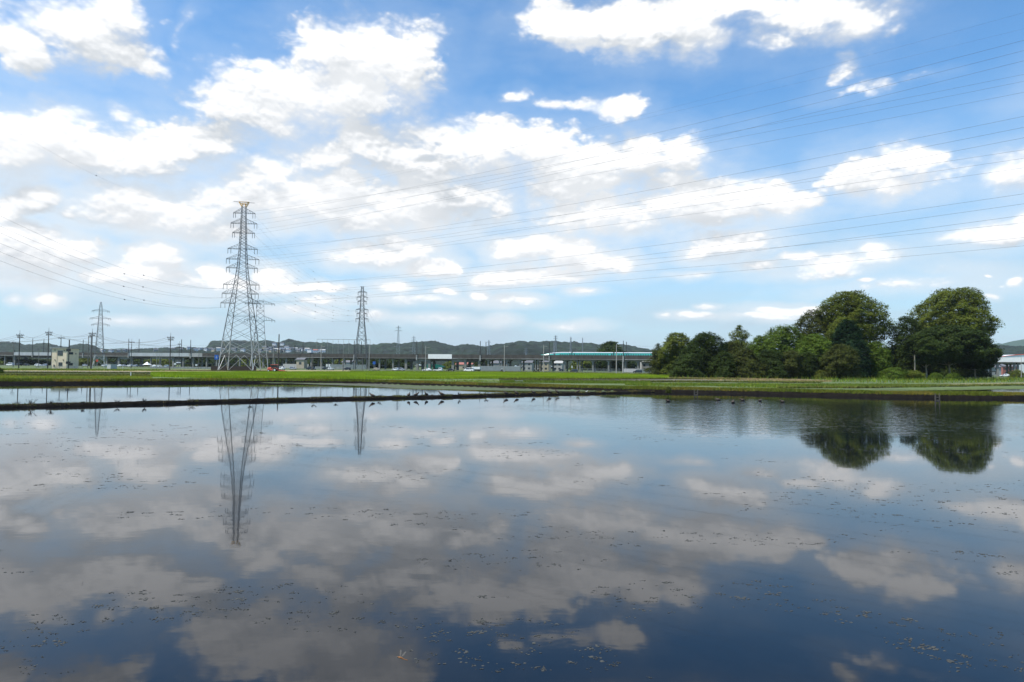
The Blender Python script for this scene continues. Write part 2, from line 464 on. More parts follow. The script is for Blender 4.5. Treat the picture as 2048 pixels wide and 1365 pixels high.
def npmesh(name, V, F, material=None, parent=None, tint=None, smooth=False):
    """mesh from numpy vertices and an array of faces that all have the same number of corners"""
    me = D.meshes.new(name)
    V = np.asarray(V, np.float32); F = np.asarray(F, np.int32)
    k = F.shape[1]
    me.vertices.add(len(V)); me.vertices.foreach_set('co', V.ravel())
    me.loops.add(F.size); me.loops.foreach_set('vertex_index', F.ravel())
    me.polygons.add(len(F)); me.polygons.foreach_set('loop_start', np.arange(0, F.size, k, dtype=np.int32))
    me.polygons.foreach_set('loop_total', np.full(len(F), k, np.int32))
    if tint is not None:
        a = me.color_attributes.new('tint', 'FLOAT_COLOR', 'POINT')
        c = np.ones((len(V), 4), np.float32); c[:, :3] = tint
        a.data.foreach_set('color', c.ravel())
    me.update(calc_edges=True)
    if smooth:
        me.polygons.foreach_set('use_smooth', np.ones(len(F), bool))
    me.validate()
    return link(name, me, material, parent)
rng = np.random.default_rng(7)
random.seed(7)
def vnoise(x, y, seed=0):
    """smooth value noise, numpy"""
    xi, yi = np.floor(x).astype(np.int64), np.floor(y).astype(np.int64)
    fx, fy = x - xi, y - yi
    fx, fy = fx * fx * (3 - 2 * fx), fy * fy * (3 - 2 * fy)
    def h(a, b):
        n = (a * 374761393 + b * 668265263 + seed * 974634777) & 0x7fffffff
        n = ((n ^ (n >> 13)) * 1274126177) & 0x7fffffff
        return ((n ^ (n >> 16)) & 0xffff) / 65535.0
    return (h(xi, yi) * (1 - fx) + h(xi + 1, yi) * fx) * (1 - fy) + (h(xi, yi + 1) * (1 - fx) + h(xi + 1, yi + 1) * fx) * fy
def fbm(x, y, o=4, seed=0):
    s, a, t = 0, 1, 0
    for i in range(o):
        s = s + a * vnoise(x * 2 ** i, y * 2 ** i, seed + i); t += a; a *= 0.5
    return s / t
def blades(name, P, h, w, material, lean=0.35, tint=None, parent=None, segs=1):
    """many grass blades: P (n,3) roots, h heights, w widths"""
    n = len(P)
    a = rng.uniform(0, math.pi * 2, n)
    dx, dy = np.cos(a) * w / 2, np.sin(a) * w / 2
    la = rng.uniform(0, math.pi * 2, n); l = rng.uniform(0.05, lean, n) * h
    V = np.zeros((n, 3, 3))
    V[:, 0] = P + np.stack([-dx, -dy, np.zeros(n)], 1)
    V[:, 1] = P + np.stack([dx, dy, np.zeros(n)], 1)
    V[:, 2] = P + np.stack([np.cos(la) * l, np.sin(la) * l, h], 1)
    F = np.arange(n * 3).reshape(n, 3)
    T = None
    if tint is not None:
        T = np.repeat(tint, 3, 0)
    else:
        T = np.repeat(rng.uniform(0.7, 1.25, (n, 1)) * np.ones((1, 3)), 3, 0)
    return npmesh(name, V.reshape(-1, 3), F, material, parent, tint=T)
def inpoly(x, y, poly):
    r = np.zeros(x.shape, bool)
    n = len(poly)
    for i in range(n):
        x1, y1 = poly[i][:2]; x2, y2 = poly[(i + 1) % n][:2]
        c = ((y1 > y) != (y2 > y)) & (x < (x2 - x1) * (y - y1) / (y2 - y1 + 1e-12) + x1)
        r ^= c
    return r
def plan(pts, z=0.4):
    return [tuple(atz(a, b, z))[:2] for a, b in pts]
# ------------------------------------------------------------------ ground, ponds, banks
GZ = 0.4
shore_px = [(-250, 768), (0, 768.5), (150, 768.3), (300, 767), (450, 766), (600, 766), (750, 768.5), (900, 773.5), (1000, 777), (1150, 781), (1280, 785),
            (1400, 786.5), (1500, 788.5), (1650, 792), (1800, 796), (1950, 797.5), (2100, 798.5), (2500, 800)]
shore = np.array(plan(shore_px, 0.0))
sx, sy = shore[:, 0], shore[:, 1]
def shore_y(x):
    return np.interp(x, sx, sy)
SMALLP = plan([(1690, 781.5), (1800, 779), (1900, 777.5), (2200, 775), (2200, 787), (2048, 786.5), (1850, 785), (1750, 783.5)])
SLIVER = plan([(45, 757.7), (215, 757.7), (215, 760), (45, 760)])
xs = np.concatenate([-np.geomspace(5000, 171, 22), np.arange(-170, 171, 1.0), np.geomspace(171, 5000, 22)])
ys = np.concatenate([-np.geomspace(140, 31, 6), np.arange(-30, 5, 1.0), np.arange(5, 60, 2.5), np.arange(60, 240, 0.8), np.geomspace(240.5, 5000, 50)])
X, Y = np.meshgrid(xs, ys)
dsh = Y - shore_y(X)                                     # > 0 behind the bank
sm = lambda t: np.clip(t, 0, 1) ** 2 * (3 - 2 * np.clip(t, 0, 1))
Z = -0.45 + (GZ + 0.45) * sm(dsh / 1.2)
Z = np.where(Y < 4, -0.45 + (1.5 + 0.45) * sm((3.2 - Y) / 2.5), Z)   # the bank the photographer stands on
Z += np.where((dsh > 3) & (Y < 400), (fbm(X / 3.1, Y / 3.1, 3, 3) - 0.5) * 0.12, 0)
Z = np.where(inpoly(X, Y, SMALLP) | inpoly(X, Y, SLIVER), 0.1, Z)
# mud flat that breaks the surface in front of the far bank
pxX = X / np.maximum(Y, 1) * FPX + 1024
mudw = np.interp(pxX, [480, 620, 800, 1000, 1180, 1290], [0, 9, 17, 12, 6, 0])
mud = sm((mudw + dsh) / 3.0) * (dsh < 0.5) * (mudw > 0.5)
Z = np.maximum(Z, np.where(mud > 0, -0.45 + mud * (0.43 + 0.10 * fbm(X / 2.5, Y / 5, 4, 9)), -9))
n = X.size
V = np.stack([X, Y, Z], -1).reshape(-1, 3)
ny, nx = X.shape
I = np.arange(n).reshape(ny, nx)
F = np.stack([I[:-1, :-1], I[:-1, 1:], I[1:, 1:], I[1:, :-1]], -1).reshape(-1, 4)
# land cover (what grows or lies there)
C = np.zeros((ny, nx, 3)); C[:] = (0.10, 0.135, 0.035)
nz1 = fbm(X / 9, Y / 9, 4, 11)[..., None]
C = C * (0.7 + 0.6 * nz1)
def cover(pts, col, z=GZ, mixn=0.0):
    m = inpoly(X + (fbm(X / 4, Y / 4, 3, 5) - 0.5) * 3, Y + (fbm(X / 4, Y / 4, 3, 6) - 0.5) * 5, plan(pts, z))
    C[m] = np.array(col) * (0.85 + 0.3 * fbm(X / 2, Y / 2, 3, 8)[m][:, None])
C[(dsh < 0)] = (0.05, 0.042, 0.032)
C[(mud > 0)] = np.array((0.085, 0.085, 0.055))
C[(mud > 0) & (fbm(X / 5, Y / 4, 3, 21) > 0.52)] = (0.075, 0.10, 0.035)
cover([(-400, 749), (40, 748), (345, 750), (330, 753), (-400, 753)], (0.17, 0.175, 0.06))
cover([(-400, 742), (0, 742.5), (300, 743.5), (330, 746), (0, 745.5), (-400, 745.5)], (0.13, 0.115, 0.095))
cover([(60, 739), (520, 740), (700, 741.5), (700, 744), (330, 743.8), (-100, 742)], (0.36, 0.28, 0.13))
cover([(-400, 753.5), (700, 757.5), (1000, 761), (1000, 763), (600, 760), (-400, 758)], (0.13, 0.20, 0.03))
cover([(1000, 758.5), (1300, 758), (1500, 761), (1480, 764.5), (1250, 763), (1000, 761.5)], (0.115, 0.095, 0.07))
cover([(1330, 755.5), (1520, 756), (1680, 761), (1640, 764), (1500, 762), (1340, 759)], (0.20, 0.155, 0.085))
cover([(1240, 764), (1500, 766), (1900, 768), (1720, 779), (1500, 775), (1240, 770)], (0.115, 0.145, 0.042))
cover([(1650, 769), (1850, 769), (2048, 765.5), (2300, 764), (2300, 766), (2048, 768), (1850, 771.5), (1650, 771)], (0.24, 0.20, 0.10))
cover([(850, 743), (1100, 746), (1300, 748), (1330, 752), (1000, 747), (850, 745)], (0.26, 0.24, 0.09))
me = D.meshes.new('ground')
gm = mat('ground_cover', (1.1, 1.08, 1.05), 0.95, 0.4, 0.8, col2=(0.62, 0.66, 0.60), tint=True, bump=0.3)
g = npmesh('ground', V, F, gm, tint=C.reshape(-1, 3), smooth=True)
tag(g, kind='structure')

# water
wmat = D.materials.new('pond_water'); wmat.use_nodes = True
t = wmat.node_tree
b = t.nodes['Principled BSDF']
b.inputs['Base Color'].default_value = (0.003, 0.005, 0.009, 1)
b.inputs['Roughness'].default_value = 0.03
b.inputs['IOR'].default_value = 1.333
geo = t.nodes.new('ShaderNodeNewGeometry')
def tm(op, a, b_=None, c=None):
    q = t.nodes.new('ShaderNodeMath'); q.operation = op
    for i, v in enumerate((a, b_, c)):
        if v is None: continue
        if hasattr(v, 'is_output'): t.links.new(v, q.inputs[i])
        else: q.inputs[i].default_value = v
    return q.outputs[0]
def tnoise(sc, stretch, det=3, rough=0.55):
    mp = t.nodes.new('ShaderNodeMapping')
    mp.inputs['Scale'].default_value = stretch
    t.links.new(geo.outputs['Position'], mp.inputs['Vector'])
    q = t.nodes.new('ShaderNodeTexNoise'); q.noise_dimensions = '2D'
    q.inputs['Scale'].default_value = sc; q.inputs['Detail'].default_value = det; q.inputs['Roughness'].default_value = rough
    t.links.new(mp.outputs[0], q.inputs['Vector'])
    return q.outputs['Fac']
sp = t.nodes.new('ShaderNodeSeparateXYZ'); t.links.new(geo.outputs['Position'], sp.inputs[0])
def tmap(v, a, b_, c=0.0, d=1.0):
    q = t.nodes.new('ShaderNodeMapRange'); q.interpolation_type = 'SMOOTHSTEP'
    t.links.new(v, q.inputs[0])
    for i, x in enumerate((a, b_, c, d)): q.inputs[i + 1].default_value = x
    return q.outputs[0]
fine = tnoise(2.6, (0.8, 1.35, 1), 2)
long_ = tnoise(0.7, (0.6, 1.2, 1), 2)
# a breeze ruffles the middle right of the pond
ex = tm('DIVIDE', tm('SUBTRACT', sp.outputs[0], 26.0), 22.0)
ey = tm('DIVIDE', tm('SUBTRACT', sp.outputs[1], 53.0), 19.0)
dist = tm('SQRT', tm('ADD', tm('MULTIPLY', ex, ex), tm('MULTIPLY', ey, ey)))
patch = tnoise(0.07, (1, 1, 1), 3)
ruf = tmap(tm('MULTIPLY_ADD', tm('SUBTRACT', patch, 0.5), 1.4, dist), 1.45, 0.35)
calm = tmap(tnoise(0.05, (0.5, 1.5, 1), 3), 0.4, 0.62, 0.35, 1.0)
amp = tm('ADD', tm('MULTIPLY', ruf, 0.006), tm('MULTIPLY', calm, 0.00042))
chop = tnoise(1.1, (0.55, 1.25, 1), 3, 0.7)
hgt = tm('ADD', tm('MULTIPLY', fine, amp), tm('MULTIPLY', tm('MULTIPLY', long_, calm), 0.0016))
hgt = tm('MULTIPLY_ADD', tm('MULTIPLY', chop, ruf), 0.019, hgt)
bp = t.nodes.new('ShaderNodeBump'); bp.inputs['Strength'].default_value = 1.0; bp.inputs['Distance'].default_value = 1.0
t.links.new(hgt, bp.inputs['Height']); t.links.new(bp.outputs[0], b.inputs['Normal'])
wb = MB()
far_s = [(x, y + 1.2, 0.0) for x, y in shore]
wx0, wx1 = far_s[0][0], far_s[-1][0]
wb.v = [(x, 1.0, 0.0) for x, y, z in far_s] + far_s
k = len(far_s)
wb.f = [(i, i + 1, k + i + 1, k + i) for i in range(k - 1)]
tag(wb.build('water', wmat), kind='structure')
for nm, poly in (('water', SMALLP), ('water', SLIVER)):
    w2 = MB(); w2.quad(*[(x, y, GZ - 0.12 if poly is SMALLP else GZ - 0.05) for x, y in poly])
    tag(w2.build(nm, wmat), kind='structure')
wb2 = MB()

# swept earth banks: profile points (offset away from the water, height)
def bank(name, line, prof, jit, seed, step=0.35, green=None):
    pts = [Vector((a, b, 0)) for a, b in line]
    out = []
    for a, b in zip(pts[:-1], pts[1:]):
        L = (b - a).length; m = max(1, int(L / step))
        out += [a.lerp(b, i / m) for i in range(m)]
    out.append(pts[-1])
    # smooth the line a little
    P = np.array([(p.x, p.y) for p in out])
    for _ in range(30):
        P[1:-1] = P[1:-1] * 0.5 + (P[:-2] + P[2:]) * 0.25
    T = np.gradient(P, axis=0); T /= np.linalg.norm(T, axis=1)[:, None]
    N = np.stack([-T[:, 1], T[:, 0]], 1)
    s = np.arange(len(P)) * step
    V = []
    for j, (o_, z) in enumerate(prof):
        jo = (fbm(s / 1.3, s * 0 + j * 3.3, 4, seed) - 0.5) * jit * 2.2 * (0.4 if 0 < j < len(prof) - 1 else 0.8)
        jz = (fbm(s / 0.9, s * 0 + j * 7.7, 4, seed + 5) - 0.5) * jit * 1.4 * (1 if 0 < j < len(prof) - 1 else 0)
        V.append(np.stack([P[:, 0] + N[:, 0] * (o_ + jo), P[:, 1] + N[:, 1] * (o_ + jo), z + jz], 1))
    V = np.array(V); m, n_ = V.shape[:2]
    I = np.arange(m * n_).reshape(m, n_)
    F = np.stack([I[:-1, :-1], I[:-1, 1:], I[1:, 1:], I[1:, :-1]], -1).reshape(-1, 4)
    T_ = np.ones((m, n_, 3))
    if green is not None:
        g_ = fbm(V[..., 0] / 2.2, V[..., 1] / 2.2, 4, seed + 40)[..., None]
        for j, (o_, z) in enumerate(prof):
            if o_ >= green: T_[j] = np.where(g_[j] > 0.5, (7.0, 11.0, 3.6), (12.0, 12.5, 5.0)) * (0.7 + 0.5 * g_[j])
    o = npmesh(name, V.reshape(-1, 3), F, 'mud', tint=T_.reshape(-1, 3), smooth=True)
    tag(o, kind='structure')
    return P, N, s
bp_prof = [(-0.25, -0.4), (0.0, 0.02), (0.10, 0.18), (0.22, 0.36), (0.7, 0.47), (1.8, 0.52), (3.0, 0.50), (4.6, 0.40), (5.6, 0.2)]
BP, BN, BS = bank('far_bank', [tuple(p) for p in shore], bp_prof, 0.10, 31, green=0.5)
dike_px = [(-200, 822), (0, 816.5), (200, 812), (400, 806.5), (600, 801.5), (750, 798.3), (900, 795), (1050, 791), (1200, 788), (1310, 785.6)]
dike = plan(dike_px, 0.0)
dk_prof = [(-0.2, -0.4), (0.0, 0.02), (0.05, 0.12), (0.14, 0.20), (0.45, 0.23), (0.8, 0.21), (0.95, 0.12), (1.1, 0.0), (1.3, -0.4)]
DP, DN, DS = bank('dike', dike, dk_prof, 0.09, 57, step=0.2)

lev = [(-0.5, 0.3), (-0.3, 0.42), (-0.12, 0.60), (0.15, 0.66), (0.4, 0.60), (0.6, 0.42), (0.8, 0.3)]
for px_line, sd in (([(-300, 745.8), (0, 746), (305, 747.3)], 61), ([(-300, 740.6), (0, 740.9), (300, 741.6), (560, 743.4)], 62), ([(-300, 750.6), (0, 751), (300, 752.6)], 63),
                    ([(1000, 759.5), (1180, 759.6), (1335, 758.6), (1480, 759.8)], 64), ([(1020, 763.3), (1250, 764.2), (1450, 765.3), (1640, 766.5)], 65), ([(1560, 777.2), (1700, 777.0), (1850, 774.5), (2048, 771.5), (2300, 770)], 66)):
    LP, LN, LS = bank('levee', plan(px_line), lev, 0.10, sd, green=0.1)
    q_ = np.stack([LP[:, 0], LP[:, 1], LP[:, 0] * 0 + 0.6], 1)
    q_ = np.repeat(q_, 26, 0); q_[:, :2] += rng.normal(0, 0.35, (len(q_), 2)); q_[:, 2] = 0.45 + rng.uniform(0, .12, len(q_))
    tag(blades('grass', q_, rng.uniform(0.08, 0.4, len(q_)), 0.13, 'grass', 0.7), 'rough grass growing along a low field ridge', 'grass', kind='stuff')
def along(P, N, n, o0, o1, zf, x0=None, x1=None):
    i = rng.integers(0, len(P) - 1, n); f = rng.random(n)
    p = P[i] * (1 - f[:, None]) + P[i + 1] * f[:, None]
    o_ = rng.uniform(o0, o1, n)
    q = p + N[i] * o_[:, None]
    return np.stack([q[:, 0], q[:, 1], zf(o_)], 1)
def tints(n, choices, wts=None):
    c = np.array(choices)[rng.choice(len(choices), n, p=wts)]
    return c * rng.uniform(0.75, 1.2, (n, 1))
bz = lambda o_: np.interp(o_, [p[0] for p in bp_prof], [p[1] for p in bp_prof]) - 0.03
P = along(BP, BN, 170000, 0.18, 5.6, bz)
P = P[(np.abs(P[:, 0]) < P[:, 1] * 0.85)]
nn = fbm(P[:, 0] / 4, P[:, 1] / 4, 3, 77)
tn = np.where((nn > 0.5)[:, None], np.array((0.85, 0.92, 0.55)), np.array((1.25, 0.98, 0.8))) * rng.uniform(0.7, 1.2, (len(P), 1))
tag(blades('grass', P, rng.uniform(0.08, 0.30, len(P)) * (0.6 + nn), 0.10, 'grass', 0.8, tn),
    'short yellow-green grass on the far bank of the pond', 'grass', kind='stuff')
dz_ = lambda o_: np.interp(o_, [p[0] for p in dk_prof], [p[1] for p in dk_prof]) - 0.02
P = along(DP, DN, 40000, 0.03, 1.0, dz_)
nn = fbm(P[:, 0] / 0.8, P[:, 1] / 0.8, 3, 7)
P = P[nn > 0.50]; nn = nn[nn > 0.50]
P = P[rng.random(len(P)) < 0.5 + 0.5 * (P[:, 0] > -12)]
tag(blades('grass', P, rng.uniform(0.04, 0.16, len(P)), 0.028, 'straw', 1.0,
           tints(len(P), [(0.8, 0.75, 0.6), (0.25, 0.5, 0.2), (0.35, 0.28, 0.18)])),
    'sparse dry grass and weeds along the narrow mud dike', 'grass', kind='stuff')

# rice field
rice_poly = plan([(302, 754.5), (450, 757.5), (600, 758.3), (800, 758.8), (1000, 758), (1180, 757.6), (1335, 756.6), (1345, 752.6), (1200, 749.3), (1000, 746.5), (800, 745.6), (600, 745.6), (400, 746.2), (302, 746.8)])
rp = np.array(rice_poly)
x0, x1, y0, y1 = rp[:, 0].min(), rp[:, 0].max(), rp[:, 1].min(), rp[:, 1].max()
gx, gy = np.meshgrid(np.arange(x0, x1, 0.30), np.arange(y0, y1, 0.42))
gx = (gx + rng.normal(0, 0.04, gx.shape)).ravel(); gy = (gy + rng.normal(0, 0.03, gy.shape)).ravel()
k_ = inpoly(gx, gy, rice_poly); gx, gy = gx[k_], gy[k_]
P = np.repeat(np.stack([gx, gy, np.full(len(gx), GZ - 0.05)], 1), 3, 0)
P[:, :2] += rng.normal(0, 0.05, (len(P), 2))
hh = 0.50 + 0.16 * fbm(P[:, 0] / 6, P[:, 1] / 6, 3, 41) + rng.uniform(-0.08, 0.08, len(P))
tag(blades('rice_crop', P, hh, 0.13, 'rice', 0.35, np.clip(0.7 + 0.6 * fbm(P[:, 0] / 5, P[:, 1] / 5, 4, 42), 0, 2)[:, None] * rng.uniform(0.8, 1.2, (len(P), 1)) * np.ones((1, 3))),
    'bright green field of young rice plants', 'rice', kind='stuff')
# taller grass: behind the rice, below the trees, patches on the meadow
def patch(pts, n, h, w, material, label, tn=None, thr=0.0, z=GZ, name='grass'):
    poly = plan(pts, z); q = np.array(poly)
    x = rng.uniform(q[:, 0].min(), q[:, 0].max(), n); y = rng.uniform(q[:, 1].min(), q[:, 1].max(), n)
    nn = fbm(x / 3, y / 3, 3, 91)
    m = inpoly(x, y, poly) & (nn > thr)
    x, y, nn = x[m], y[m], nn[m]
    P = np.stack([x, y, np.full(len(x), z - 0.05)], 1)
    hh = rng.uniform(h[0], h[1], len(P)) * (0.5 + nn)
    tag(blades(name, P, hh, w, material, 0.6, tn(len(P)) if tn else None), label, 'grass', kind='stuff')
gt = lambda n: tints(n, [(1, 1, 1), (0.7, 0.9, 0.7), (1.4, 1.1, 1.1)])
patch([(1345, 756.5), (1600, 759), (1680, 765.5), (1850, 767.5), (2048, 765), (2400, 762), (2400, 754.5), (2048, 757), (1800, 759), (1600, 755), (1450, 752), (1330, 752)], 90000, (0.5, 1.15), 0.16, 'weedgreen',
      'tall rank green grass in front of the trees', gt, 0.0)
patch([(1250, 768), (1500, 770), (1720, 774), (1720, 778), (1500, 775), (1250, 771)], 22000, (0.2, 0.5), 0.1, 'weedgreen', 'clumps of green grass on the meadow edge', gt, 0.52)
patch([(-300, 757), (0, 757), (900, 761), (1000, 763), (1000, 765.5), (600, 762), (300, 761.5), (-300, 760.8)], 30000, (0.12, 0.4), 0.1, 'weedgreen', 'bright green grass strip behind the left bank', gt, 0.35)
patch([(-300, 752.3), (0, 752.6), (305, 754), (305, 757.5), (-300, 757)], 40000, (0.12, 0.4), 0.14, 'weedgreen', 'lime green grass strip left of the rice field', lambda n: tints(n, [(1.7, 1.15, 1.0), (1.2, 1.1, 1.0)]), 0.25)
patch([(-300, 747.5), (0, 747.6), (305, 748.5), (305, 751.5), (-300, 750.4)], 22000, (0.1, 0.35), 0.15, 'straw', 'dry yellowish grass left of the rice field', lambda n: tints(n, [(0.8, 0.8, 0.6), (0.5, 0.65, 0.4)]), 0.35)
patch([(1250, 767), (1500, 768), (1900, 769.5), (1850, 776), (1500, 773.5), (1250, 771)], 60000, (0.08, 0.28), 0.12, 'grass', 'pale meadow grass between bank and trees', lambda n: tints(n, [(0.9, 1.1, 0.8), (0.7, 0.9, 0.6)]), 0.2)
patch([(0, 739), (330, 741), (330, 742.5), (0, 741.5)], 12000, (0.2, 0.7), 0.25, 'weedgreen', 'green verge grass along the foot of the tan building', gt, 0.3)
patch([(700, 743.5), (1000, 744.5), (1340, 749.5), (1340, 752), (1000, 746.4), (700, 745.2)], 26000, (0.2, 0.8), 0.22, 'grass', 'pale yellow-green verge behind the rice field', gt, 0.3)
patch([(1330, 756), (1500, 757), (1680, 763), (1640, 765), (1500, 762.5), (1340, 758)], 14000, (0.15, 0.4), 0.12, 'straw', 'dry straw coloured grass beside the meadow', gt, 0.3)
patch([(1000, 762.5), (1300, 765), (1300, 768.5), (1000, 765.5)], 16000, (0.15, 0.45), 0.1, 'weedgreen', 'dark green grass behind the middle bank', lambda n: tints(n, [(0.7, 0.75, 0.7), (0.9, 0.9, 0.8)]), 0.35)

# floating scum on the near water
n_c = 2000
V, F = [], []
cx = []
while len(cx) < n_c:
    y = 6.2 + 30 * random.random() ** 1.5
    x = random.uniform(-0.8, 0.8) * y
    if fbm(np.array(x / 3.0 + 9), np.array(y / 1.6), 4, 12) > 0.565:
        cx.append((x, y))
for (x, y) in cx:
    s_ = 0.0075 * min(2.0, random.lognormvariate(0, 0.5)) * (1 + 0.03 * y)
    for q in range(random.choice((1, 2, 3, 5, 9, 14))):
        ox, oy = x + random.gauss(0, s_ * 3.2), y + random.gauss(0, s_ * 2.0)
        r_ = s_ * random.uniform(0.3, 0.9)
        k = len(V); m = 7
        ht = random.uniform(0.002, 0.006)
        for lvl, rr in ((0.0005, 1.0), (ht, 0.75)):
            for i in range(m):
                a = 2 * math.pi * i / m
                rj = r_ * rr * (0.45 + 1.1 * ((hash((round(ox, 4), i)) % 100) / 100))
                V.append((ox + 1.5 * rj * math.cos(a), oy + rj * math.sin(a), lvl))
        for i in range(m):
            j = (i + 1) % m
            F.append((k + i, k + j, k + m + j, k + m + i))
        F.append(tuple(k + m + i for i in range(m)))
sc_ = MB(); sc_.v, sc_.f = V, F
tag(sc_.build('floating_scum', 'scum'), 'small pale scum flecks floating on the near water', 'scum', kind='stuff')
# ------------------------------------------------------------------ wooded hills
RIDGE = [(-300, 690), (-100, 684), (0, 685), (20, 685.5), (38, 687), (48, 691), (62, 690.5), (75, 689), (88, 688), (102, 689.5), (118, 694), (135, 696), (146, 692), (160, 690), (175, 690.5), (188, 694), (203, 700),
         (230, 701), (262, 700), (290, 699), (315, 699), (330, 697), (345, 699), (358, 695.5), (372, 699), (385, 697), (405, 698), (414, 696), (420, 685), (432, 683), (446, 684), (462, 682.5), (480, 682.5), (500, 684),
         (515, 685.5), (530, 681), (543, 683), (556, 686), (565, 682.5), (578, 679), (590, 682), (606, 686), (622, 684.5), (640, 687), (655, 686), (668, 689.5), (680, 690.5), (700, 690), (718, 691), (735, 692), (750, 691.5), (764, 688.5),
         (790, 689), (805, 689.5), (822, 687), (840, 686), (858, 684.5), (872, 685), (882, 688), (896, 692), (906, 694), (915, 694), (926, 691), (942, 691), (956, 693), (966, 695.5), (978, 694), (990, 691.5), (1004, 690), (1020, 688), (1034, 685.5),
         (1046, 684), (1056, 686), (1066, 684.5), (1076, 687), (1086, 684.5), (1110, 684), (1125, 685), (1140, 686), (1150, 684), (1160, 687.5), (1180, 686), (1190, 688.5), (1205, 690), (1225, 691), (1245, 691), (1262, 694), (1280, 698), (1300, 701), (1330, 703), (1400, 704), (1700, 700), (1900, 695),
         (1990, 693.5), (2010, 693), (2028, 695), (2048, 695), (2150, 692), (2400, 696)]
RIDGE = np.array(RIDGE)
def hill(name, pxa, pxb, Y0, Y1, ridge, res, bump, mat_, col_a, seed, floor_z=3.0, back=1.25):
    """a wooded slope: foot at Y0, crest at Y1, canopy of rounded crowns"""
    da = (pxa - 1024) / FPX; db = (pxb - 1024) / FPX
    nx = int((db - da) * Y1 / res)
    u = np.linspace(da, db, nx)
    tt = np.concatenate([np.linspace(0, 1, int((Y1 - Y0) / res / 1.3)), [1.03, 1.1, 1.25]])
    U, T = np.meshgrid(u, tt)
    Yv = Y0 + (Y1 - Y0) * T
    Xv = U * Yv
    pr = np.interp(U * FPX + 1024, ridge[:, 0], ridge[:, 1])
    zr = CAM.z + (hy(U * FPX + 1024) - pr) * Y1 / FPX - bump * 0.8
    prof = np.where(T <= 1, np.sin(np.clip(T, 0, 1) * math.pi / 2) ** 1.15, 1 - (T - 1) * 3)
    relief = 0.82 + 0.36 * fbm(Xv / 190, Yv / 130, 3, seed + 3)
    relief = relief * np.clip((1 - T) * 5, 0, 1) + 1 * (1 - np.clip((1 - T) * 5, 0, 1))
    Zv = floor_z + (zr - floor_z) * prof * np.where(T < 1, np.minimum(relief, 0.97 + 0.03 * T), 1)
    # crowns: distance to jittered cell centres
    cell = bump * 2.1
    gx, gy = np.floor(Xv / cell), np.floor(Yv / cell)
    best = np.full(Xv.shape, -1.0); who = np.zeros(Xv.shape)
    def h(a, b, s):
        n = (a.astype(np.int64) * 374761393 + b.astype(np.int64) * 668265263 + s * 974634777) & 0x7fffffff
        n = ((n ^ (n >> 13)) * 1274126177) & 0x7fffffff
        return ((n ^ (n >> 16)) & 0xffff) / 65535.0
    for i in (-1, 0, 1):
        for j in (-1, 0, 1):
            a, b_ = gx + i, gy + j
            px_, py_ = (a + h(a, b_, seed)) * cell, (b_ + h(a, b_, seed + 1)) * cell
            rr = cell * (0.55 + 0.35 * h(a, b_, seed + 2))
            v = 1 - ((Xv - px_) ** 2 + (Yv - py_) ** 2) / rr ** 2
            v = np.where(v > 0, np.sqrt(np.maximum(v, 0)) * (0.55 + 0.6 * h(a, b_, seed + 4)), -0.1)
            m = v > best
            best = np.where(m, v, best); who = np.where(m, h(a, b_, seed + 6), who)
    Zv = Zv + best * bump + (fbm(Xv / (bump * .45), Yv / (bump * .45), 3, seed) - 0.5) * bump * 0.8
    V = np.stack([Xv, Yv, Zv], -1).reshape(-1, 3)
    r_, c_ = Xv.shape
    I = np.arange(r_ * c_).reshape(r_, c_)
    F = np.stack([I[:-1, :-1], I[:-1, 1:], I[1:, 1:], I[1:, :-1]], -1).reshape(-1, 4)
    big_ = fbm(Xv / 120, Yv / 90, 3, seed + 9)[..., None]
    tcol = (0.55 + 0.9 * who[..., None]) * (np.array(col_a) * (0.6 + 0.8 * big_))
    o = npmesh(name, V, F, mat_, tint=tcol.reshape(-1, 3), smooth=False)
    tag(o, kind='structure')
    return o
HILL0 = hill('hills', -260, 1340, 1250, 2000, RIDGE, 5.0, 7.5, 'far_forest', (1.0, 1.0, 1.0), 101)
hill('hills', 1280, 2420, 1100, 1700, RIDGE, 5.0, 7.5, 'far_forest', (0.9, 0.95, 1.0), 201)
# nearer dark wooded rise seen behind the train
r2 = np.array([(900, 712), (985, 706), (1000, 697), (1012, 693), (1030, 689), (1050, 688.5), (1072, 691), (1095, 700), (1110, 708), (1190, 714)])
hill('hills', 900, 1190, 1020, 1180, r2, 4.5, 6.0, 'far_forest', (0.6, 0.68, 0.65), 301)
# low tree belt behind the viaduct, seen between the piers and over the parapet on the left
r3 = np.array([(-300, 712), (0, 712), (190, 709), (225, 705), (300, 703), (360, 701), (420, 702), (600, 711), (700, 709), (900, 712), (1300, 713), (2400, 712)])
hill('hills', -260, 2420, 860, 930, r3, 6.0, 5.0, 'far_forest', (0.55, 0.66, 0.6), 401, floor_z=0.5)
def mountains(name, pts, Y, mat_):
    mb = MB()
    for a in range(len(pts) - 1):
        (x0, y0), (x1, y1) = pts[a], pts[a + 1]
        p0, p1 = at(x0, y0, Y), at(x1, y1, Y)
        f0, f1 = at(x0, y0, Y * 0.8), at(x1, y1, Y * 0.8)
        k0, k1 = at(x0, y0, Y * 1.15), at(x1, y1, Y * 1.15)
        mb.quad((f0.x, f0.y, 0), (f1.x, f1.y, 0), p1, p0)
        mb.quad(p0, p1, (k1.x, k1.y, 0), (k0.x, k0.y, 0))
    return tag(mb.build(name, mat_), kind='structure')
mountains('mountains', [(1930, 700), (1965, 693), (1985, 689), (1997, 686.5), (2004, 688), (2012, 686), (2024, 683), (2036, 681), (2048, 679), (2075, 675), (2110, 679), (2180, 672), (2300, 690)], 3400, 'mountain')
mountains('mountains', [(120, 708), (180, 703), (215, 699), (232, 697.5), (244, 696.5), (258, 698), (280, 700), (330, 705)], 3900, 'mountain')

